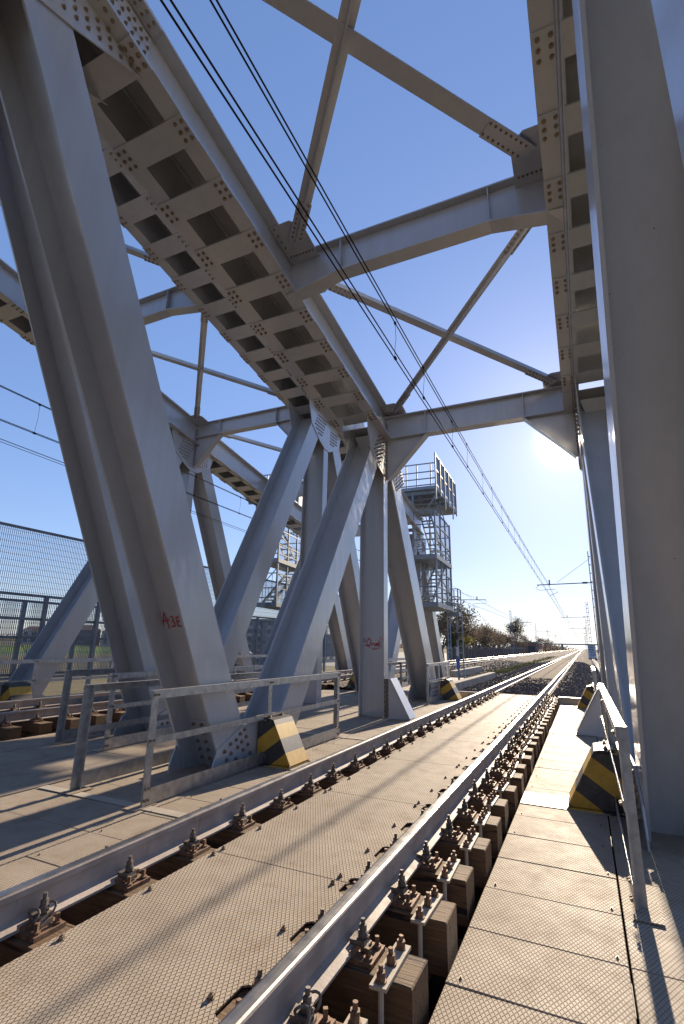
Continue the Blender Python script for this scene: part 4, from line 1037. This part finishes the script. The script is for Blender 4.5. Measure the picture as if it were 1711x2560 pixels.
    if ladder:
        for x in (0.18, 0.42):
            mb = MB(); bx(mb, x - 0.025, x + 0.025, L_ + 0.2, L_ + 0.25, -0.45, 2.7); mb.build('leg', 'galv_dull', o)
        for k in range(9):
            mb = MB(); bx(mb, 0.18, 0.42, L_ + 0.21, L_ + 0.25, -0.1 + k * 0.32, -0.07 + k * 0.32); mb.build('rung', 'galv_dull', o)
    return o
tower(-3.64, 21.5, R(2), 'galvanised access tower with blue screens on top, beside the far truss end')
tower(-11.0, 20.2, R(7), 'galvanised access tower partly hidden between the two crossing left diagonals', False)
# signal post with a blue box by the tower foot
o = empty('signal_post', (-3.55, 24.8, -0.5), 'slim post with a blue box at the foot of the access tower', 'post')
MB().cyl((-3.55, 24.8, -0.5), (0, 0, 1), 0.05, 2.9, 10).build('pole', 'galv_dull', o)
MB().box(-3.63, -3.47, 24.68, 24.74, 0.15, 0.65).build('blue_box', 'blue', o)
MB().box(-3.60, -3.50, 24.66, 24.74, 0.75, 1.15).build('white_plate', 'white_panel', o)
MB().box(-3.62, -3.48, 24.60, 24.74, 1.5, 1.8).build('lamp_head', 'ink', o)

# ================================================================== SCREEN FENCE beyond the far bridge
def screen_fence(x, y0, y1, zt, label, pitch=0.053, hp=0.158, z0=0.17, rails=(0.17, 1.68, 2.30), posts_to=2.3):
    o = empty('screen_fence', (x, (y0 + y1) / 2, DECK), label, 'fence', 'mesh screens on the far side')
    mb = MB(); n_ = int((y1 - y0) / pitch)
    for k in range(n_):
        y = y0 + k * pitch; mb.box(x - 0.005, x + 0.005, y - 0.005, y + 0.005, z0, zt)
    z = z0 + hp
    while z < zt: mb.box(x + 0.004, x + 0.010, y0, y1, z - 0.003, z + 0.003); z += hp
    stuff(mb.build('wire_mesh', 'galv_dull', o))
    for z in rails + (zt,):
        MB().box(x + 0.012, x + 0.06, y0, y1, z - 0.035, z + 0.035).build('rail', 'galv_dull', o)
    y = 0.67
    while y < y1:
        if y > y0: MB().box(x + 0.062, x + 0.15, y - 0.05, y + 0.05, DECK, posts_to).build('post', 'galv_dull', o)
        y += 1.7
    return o
screen_fence(-11.5, 3.0, 30, 4.05, 'tall wire mesh screen outside the far bridge, against the sky at left')
screen_fence(-12.4, 3.0, 30, 2.2, 'lower wire mesh fence behind the tall screen', rails=(0.2, 1.2), posts_to=2.2)

# ================================================================== LINESIDE THINGS
for i, (x, ya, yb, zt, lb) in enumerate(((-2.55, 17.0, 28.3, -0.10, 'concrete wing wall beside the near track just past the deck'), (-4.6, 28.0, 36.2, -0.10, 'second low concrete wall farther between the tracks'))):
    mb = bevel_box(x - 0.14, x + 0.14, ya, yb, -1.2, zt, 0.015); tag(mb.build('low_wall', 'concrete'), lb, 'wall', 'low concrete walls by the track')
tag(bevel_box(-4.45, -2.72, 17.0, 24, -1.0, -0.40, 0.01).build('concrete_slab', 'concrete'), 'flat concrete slab behind the wing wall at the tower foot', 'slab')
pts = [(3.0, 22), (3.05, 40), (3.1, 70), (3.15, 120)]
for i, ((xa, ya), (xb, yb)) in enumerate(zip(pts[:-1], pts[1:])):
    m_ = MB().bar((xa, ya, -0.62), (xb, yb, -0.62), 0.42, 0.18); tag(m_.build('cable_trough', 'concrete'), f'pale concrete cable trough right of the ballast, {ORD[i]} length from the bridge', 'trough', 'cable troughs')
o = empty('cabinet', (3.2, 105, -0.8), 'white lineside cabinet with blue graffiti right of the near track', 'cabinet')
bevel_box(2.55, 3.85, 104.5, 105.5, -0.5, 1.72, 0.03).build('body', 'white_panel', o)
bevel_box(2.47, 3.93, 104.4, 105.6, 1.72, 1.85, 0.02).build('roof', 'concrete', o)
MB().box(2.4, 4.0, 104.3, 105.7, -0.85, -0.5).build('plinth', 'concrete', o)
MB().box(3.195, 3.205, 104.488, 104.495, -0.4, 1.65).build('door_joint', 'ink', o)
rg_ = random.Random(5)
for k, c_ in enumerate(('blue', 'ink', 'blue', 'blue')):
    st = []; x, z = 2.65 + 0.06 * k, 1.35 - 0.42 * k
    for i in range(9): st.append((x + i * 0.12, z + (0.16 if i % 2 else -0.12) * rg_.uniform(.5, 1.2)))
    mb = MB()
    for (a, b), (c, d) in zip(st[:-1], st[1:]): mb.bar((a, 104.492, b), (c, 104.492, d), 0.01, 0.09)
    mb.build('graffiti', c_, o)

M['paling'] = plain('weathered_paling', (0.12, 0.10, 0.085), 0.9, 0, 0.3, 2, 0.2, 0.08)
# boundary fence on the left of the second track
o = empty('boundary_fence', (-13.0, 100, -0.8), 'grey paling fence below the bushes left of the second track', 'fence')
for k in range(45):
    y = 62 + k * 2.0; m_ = MB()
    m_.box(-13.05, -12.95, y + 0.04, y + 1.96, -0.75, 0.85 + 0.08 * math.sin(k * 1.7)); m_.build('fence_panel', 'paling', o)
    MB().box(-13.1, -12.9, y - 0.05, y + 0.04, -0.8, 1.1).build('post', 'concrete', o)

# ================================================================== VEGETATION
def tree(x, y, z, h, spread, label, kind, seed, leaves=900, leaf='leaf_brown', lsize=0.16, group='bushes and trees along the line', name='bare_tree', stems=1):
    rg = random.Random(seed)
    o = empty(name, (x, y, z), label, kind, group)
    mb = MB(); tips = []
    def grow(p, d, l, r, lev):
        q = p + d * l
        mid = p.lerp(q, 0.5) + Vector((rg.uniform(-.06, .06), rg.uniform(-.06, .06), 0)) * l
        mb.tube([p, mid, q], [r, r * 0.82, r * 0.62], 5 if lev < 2 else 3, False)
        if lev >= 2: tips.append(mid)
        tips.append(q)
        if lev >= 4 or r < 0.006: return
        for _ in range(rg.choice((2, 3, 3)) if lev < 3 else 3):
            nd2 = (d + Vector((rg.uniform(-1, 1) * spread, rg.uniform(-1, 1) * spread, rg.uniform(-0.25, 0.45)))).normalized()
            grow(p.lerp(q, rg.uniform(0.55, 1.0)), nd2, l * rg.uniform(.55, .82), r * 0.58, lev + 1)
    for s_ in range(stems):
        b0 = Vector((x + (rg.uniform(-.5, .5) * h * 0.25 if stems > 1 else 0), y + (rg.uniform(-.5, .5) * h * 0.25 if stems > 1 else 0), z))
        d0 = Vector((rg.uniform(-.3, .3), rg.uniform(-.3, .3), 1)).normalized() if stems > 1 else Vector((rg.uniform(-.06, .06), rg.uniform(-.06, .06), 1)).normalized()
        grow(b0, d0, h * (0.34 if stems == 1 else 0.30), h * (0.018 if stems == 1 else 0.010), 0)
    mb.build('trunk', 'bark', o)
    if leaves:
        mb = MB()
        for _ in range(leaves):
            t = rg.choice(tips); p = t + Vector((rg.gauss(0, .22), rg.gauss(0, .22), rg.gauss(0, .18))) * (h / 6)
            a = Vector((rg.uniform(-1, 1), rg.uniform(-1, 1), rg.uniform(-1, 1))).normalized(); b = a.orthogonal().normalized(); s_ = lsize * rg.uniform(.5, 1.3)
            mb.add([p - a * s_, p + b * s_ * .5, p + a * s_, p - b * s_ * .5], [(0, 1, 2, 3)])
        mb.build('crown', leaf, o)
    return o
LEAF_K = 1.5
veg = [(-14.6, 66, 5.2, .75, 'tangled brown bush at the near end of the boundary fence', 'leaf_brown', 4, 900), (-16.0, 73, 7.2, .55, 'tallest dark bushy tree above the boundary fence', 'leaf_green', 3, 1300), (-15.0, 80, 6.0, .7, 'dense brown thicket left of the second track, behind the tall tree', 'leaf_brown', 5, 1100),
       (-14.5, 88, 4.2, .8, 'low rusty shrub spilling over the boundary fence', 'leaf_brown', 5, 900), (-14.0, 70, 3.2, .9, 'yellow green bush in front of the brown thicket', 'leaf_yellow', 6, 1500), (-16.5, 97, 5.0, .75, 'twiggy shrub farther along the boundary fence', 'leaf_brown', 5, 700),
       (-15.5, 108, 4.6, .8, 'bare shrub beyond the twiggy one', 'leaf_brown', 5, 600), (-16.5, 122, 5.2, .8, 'brownish shrub behind the second left mast', 'leaf_brown', 5, 600), (-15.0, 148, 7.8, .4, 'dark conical evergreen halfway to the vanishing point', 'leaf_green', 2, 1600),
       (-15.5, 168, 4.5, .8, 'round brown shrub beside the conical evergreen', 'leaf_brown', 4, 700), (-18, 190, 5.5, .8, 'small shrub by the distant brick shed', 'leaf_brown', 4, 600), (-14, 240, 6.0, .8, 'faint tree near the vanishing point, left of the rails', 'leaf_green', 3, 700), (-16, 300, 7.0, .8, 'faintest tree at the left of the far footbridge', 'leaf_brown', 3, 600),
       (-14.2, 76, 4.6, .85, 'brown bramble mound in front of the tallest tree', 'leaf_brown', 7, 1500), (-14.4, 93, 4.8, .85, 'rust coloured thicket behind the boundary fence past the low shrub', 'leaf_brown', 7, 1400), (-14.6, 102, 4.4, .85, 'pale twiggy mound midway along the boundary fence', 'leaf_brown', 6, 1200), (-14.8, 115, 4.6, .85, 'brown mound by the second left mast', 'leaf_brown', 6, 1200), (-15, 132, 4.8, .85, 'brown mound in front of the conical evergreen', 'leaf_brown', 6, 1200),
       (8.5, 120, 6.0, .7, 'bare tree right of the cabinet behind the right truss', 'leaf_brown', 4, 500), (9.5, 160, 7.0, .7, 'second bare tree right of the line, farther away', 'leaf_brown', 4, 500)]
for i, (x, y, h, sp, lb, lf, st, nl) in enumerate(veg):
    tree(x, y, -1.2, h * 1.55 + 1.0, sp, lb, 'bush' if h < 5.5 else 'tree', 40 + i, int(nl * LEAF_K), lf, 0.11 + h * 0.009, stems=st, name='shrub' if h < 5.5 else 'tree')
# bare tree on the meadow behind the mesh screen
tree(-75.5, 51.5, TR, 7.5, 0.8, 'small bare tree on the green meadow, seen through the mesh screen', 'tree', 71, 0, group='trees behind the mesh screen', stems=1)
tree(-120, 175, TR, 8, 0.8, 'distant bare tree behind the mesh screen between the left diagonals', 'tree', 72, 0, group='trees behind the mesh screen', stems=1)

# ================================================================== FAR BUILDINGS AND CARS
M['brick'] = plain('red_brick', (0.24, 0.12, 0.08), 0.85, 0, 0.25, 1.5, 0.2)
M['render'] = plain('pale_render', (0.50, 0.46, 0.40), 0.85, 0, 0.12, 0.4, 0)
M['tile'] = plain('roof_tile', (0.27, 0.14, 0.09), 0.8, 0, 0.3, 2, 0.2)
M['glass'] = plain('window_glass', (0.05, 0.06, 0.08), 0.12, 0, 0.1, 1, 0)
M['tyre'] = plain('tyre_rubber', (0.02, 0.02, 0.02), 0.8, 0, 0.1, 5, 0)
def house(cx, cy, w_, d_, h_, rz, mat, label, floors, bays, roof=True):
    o = empty('building', (cx, cy, TR), label, 'building', 'buildings beyond the line')
    rot = Matrix.Rotation(rz, 3, 'Z')
    def ob(mb, x0, x1, y0, y1, z0, z1): 
        c = rot @ Vector(((x0 + x1) / 2, (y0 + y1) / 2, 0)); mb.obox((cx + c.x, cy + c.y, TR + (z0 + z1) / 2), rot @ Vector(((x1 - x0) / 2, 0, 0)), rot @ Vector((0, (y1 - y0) / 2, 0)), (0, 0, (z1 - z0) / 2))
    mb = MB(); ob(mb, -w_ / 2, w_ / 2, -d_ / 2, d_ / 2, 0, h_); mb.build('wall', mat, o)
    if roof:
        mb = MB(); q = lambda x, y, z: (cx + (rot @ Vector((x, y, 0))).x, cy + (rot @ Vector((x, y, 0))).y, TR + z)
        e = 0.5; mb.add([q(-w_ / 2 - e, -d_ / 2 - e, h_), q(w_ / 2 + e, -d_ / 2 - e, h_), q(w_ / 2 + e, d_ / 2 + e, h_), q(-w_ / 2 - e, d_ / 2 + e, h_), q(-w_ / 2 + d_ * .3, 0, h_ + d_ * .25), q(w_ / 2 - d_ * .3, 0, h_ + d_ * .25)], [(0, 1, 5, 4), (1, 2, 5), (2, 3, 4, 5), (3, 0, 4), (3, 2, 1, 0)]); mb.build('roof', 'tile', o)
    else:
        mb = MB(); ob(mb, -w_ / 2 - .2, w_ / 2 + .2, -d_ / 2 - .2, d_ / 2 + .2, h_, h_ + 0.4); mb.build('roof', 'concrete', o)
    fh = h_ / floors; bw = w_ / bays
    for f in range(floors):
        for b in range(bays):
            x = -w_ / 2 + (b + 0.5) * bw; z = f * fh + fh * 0.32
            mb = MB(); ob(mb, x - bw * .24, x + bw * .24, -d_ / 2 - 0.03, -d_ / 2 + 0.02, z, z + fh * .5); wd = mb.build('window', 'glass', o)
            mb = MB(); ob(mb, x - bw * .28, x + bw * .28, -d_ / 2 - 0.12, -d_ / 2 - 0.035, z - 0.12, z - 0.02); mb.build('sill', 'concrete', wd)
hs_ = [(-290, 205, 26, 11, 7.5, R(55), 'render', 'pale house with tiled roof at the far left edge, behind the meadow', 2, 6), (-262, 205, 22, 11, 8.5, R(52), 'brick', 'brick house right of the pale one, behind the meadow', 3, 5), (-240, 218, 24, 11, 7.5, R(50), 'render', 'cream house behind the small bare tree', 2, 6),
       (-215, 225, 20, 11, 8.5, R(46), 'brick', 'reddish house between the two leftmost diagonals', 3, 5), (-196, 245, 22, 11, 7.5, R(44), 'render', 'pale low house beside the reddish one', 2, 5)]
for a in hs_: house(*a)
house(-118, 196, 34, 14, 13, R(33), 'render', 'flat roofed pale block with dark windows behind the crossing diagonals', 4, 8, False)
house(-80, 150, 26, 12, 6, R(28), 'concrete', 'grey shed right of the flat roofed block', 1, 8, False)
house(-17, 205, 9, 40, 5.2, R(2), 'brick', 'long low brick shed left of the distant rails', 1, 2, False)
def car(cx, cy, rz, colr, label):
    o = empty('parked_car', (cx, cy, TR), label, 'car', 'cars in the car park')
    nm = f'car_paint_{label[:12]}'; pm = plain(nm, colr, 0.3, 0.2, 0.05, 1, 0)
    rot = Matrix.Rotation(rz, 3, 'Z')
    q = lambda x, y, z: Vector((cx, cy, TR)) + (rot @ Vector((x, y, 0))) + Vector((0, 0, z))
    side = [(-2.1, .35), (2.1, .35), (2.15, .75), (1.3, .95), (.75, 1.42), (-1.2, 1.45), (-1.85, 1.0), (-2.15, .9)]
    MB().prism([q(a, -.85, b) for a, b in side], rot @ Vector((0, 1.7, 0))).build('body', pm, o)
    mb = MB()
    for y in (-.856, .85): mb.prism([q(a, y, b) for a, b in [(1.15, .97), (.68, 1.36), (-1.1, 1.38), (-1.6, 1.0)]], rot @ Vector((0, .006, 0)))
    mb.build('side_windows', 'glass', o)
    for x in (-1.3, 1.35):
        for y in (-.87, .67):
            c = q(x, y, .33); MB().cyl(c, rot @ Vector((0, 1, 0)), 0.33, 0.2, 14).build('wheel', 'tyre', o)
cols = [((.45, .02, .03), 'red'), ((.55, .56, .58), 'white'), ((.05, .09, .25), 'dark blue'), ((.25, .26, .27), 'grey'), ((.5, .5, .5), 'silver'), ((.03, .03, .03), 'black')]
cp = [(-70, 108, 0), (-75, 108, 1), (-65, 112, 2), (-80, 106, 3), (-60, 114, 4), (-58, 82, 5), (-55, 86, 1), (-62, 79, 2)]
rows_ = ['front', 'front', 'front', 'front', 'front', 'back', 'back', 'back']
pos_ = ['seen between the crossing diagonals', 'left of the red car', 'right of the red car', 'at the left end of the car park row', 'at the right end of the car park row', 'in the closer row behind the mesh', 'in the closer row at its right end', 'in the closer row at its left end']
for (x, y, c), ps in zip(cp, pos_): car(x, y, R(25), cols[c][0], f'{cols[c][1]} parked car {ps}')
# road bridge across the vanishing point
o = empty('road_overbridge', (0, 640, TR), 'distant flat road bridge crossing the line at the vanishing point', 'bridge')
MB().box(-60, 40, 636, 644, 4.6, 6.0).build('deck', 'concrete', o)
for x in (-20, 12): MB().box(x - 1, x + 1, 637, 643, TR, 4.6).build('pier', 'concrete', o)
# far wooded skyline as one mass
mb = MB(); rg = random.Random(9)
def blob(x, y, r, h, k):
    for _ in range(k):
        a = rg.uniform(0, 6.28); rr = r * rg.random() ** .5; z = TR + h * rg.random() * (1 - 0.5 * (rr / r) ** 2); px, py = x + rr * math.cos(a), y + rr * math.sin(a)
        u = Vector((rg.uniform(-1, 1), rg.uniform(-1, 1), rg.uniform(-1, 1))).normalized() * 0.8; v = u.orthogonal().normalized() * 0.6
        p = Vector((px, py, z)); mb.add([p - u, p + v, p + u, p - v], [(0, 1, 2, 3)])
for k in range(90): 
    t = k / 89; x = -560 + 545 * t; y = 330 + 330 * t + rg.uniform(-15, 15); blob(x, y, 9, rg.uniform(6, 11), 110)
for k in range(30): blob(rg.uniform(18, 120), rg.uniform(420, 620), 8, rg.uniform(5, 10), 100)
for k in range(26): blob(-22 - rg.uniform(0, 14), 320 + k * 12, 6, rg.uniform(5, 9), 90)
o = stuff(mb.build('far_woods', 'leaf_brown')); o['label'] = 'brown hazy line of far woods along the horizon'
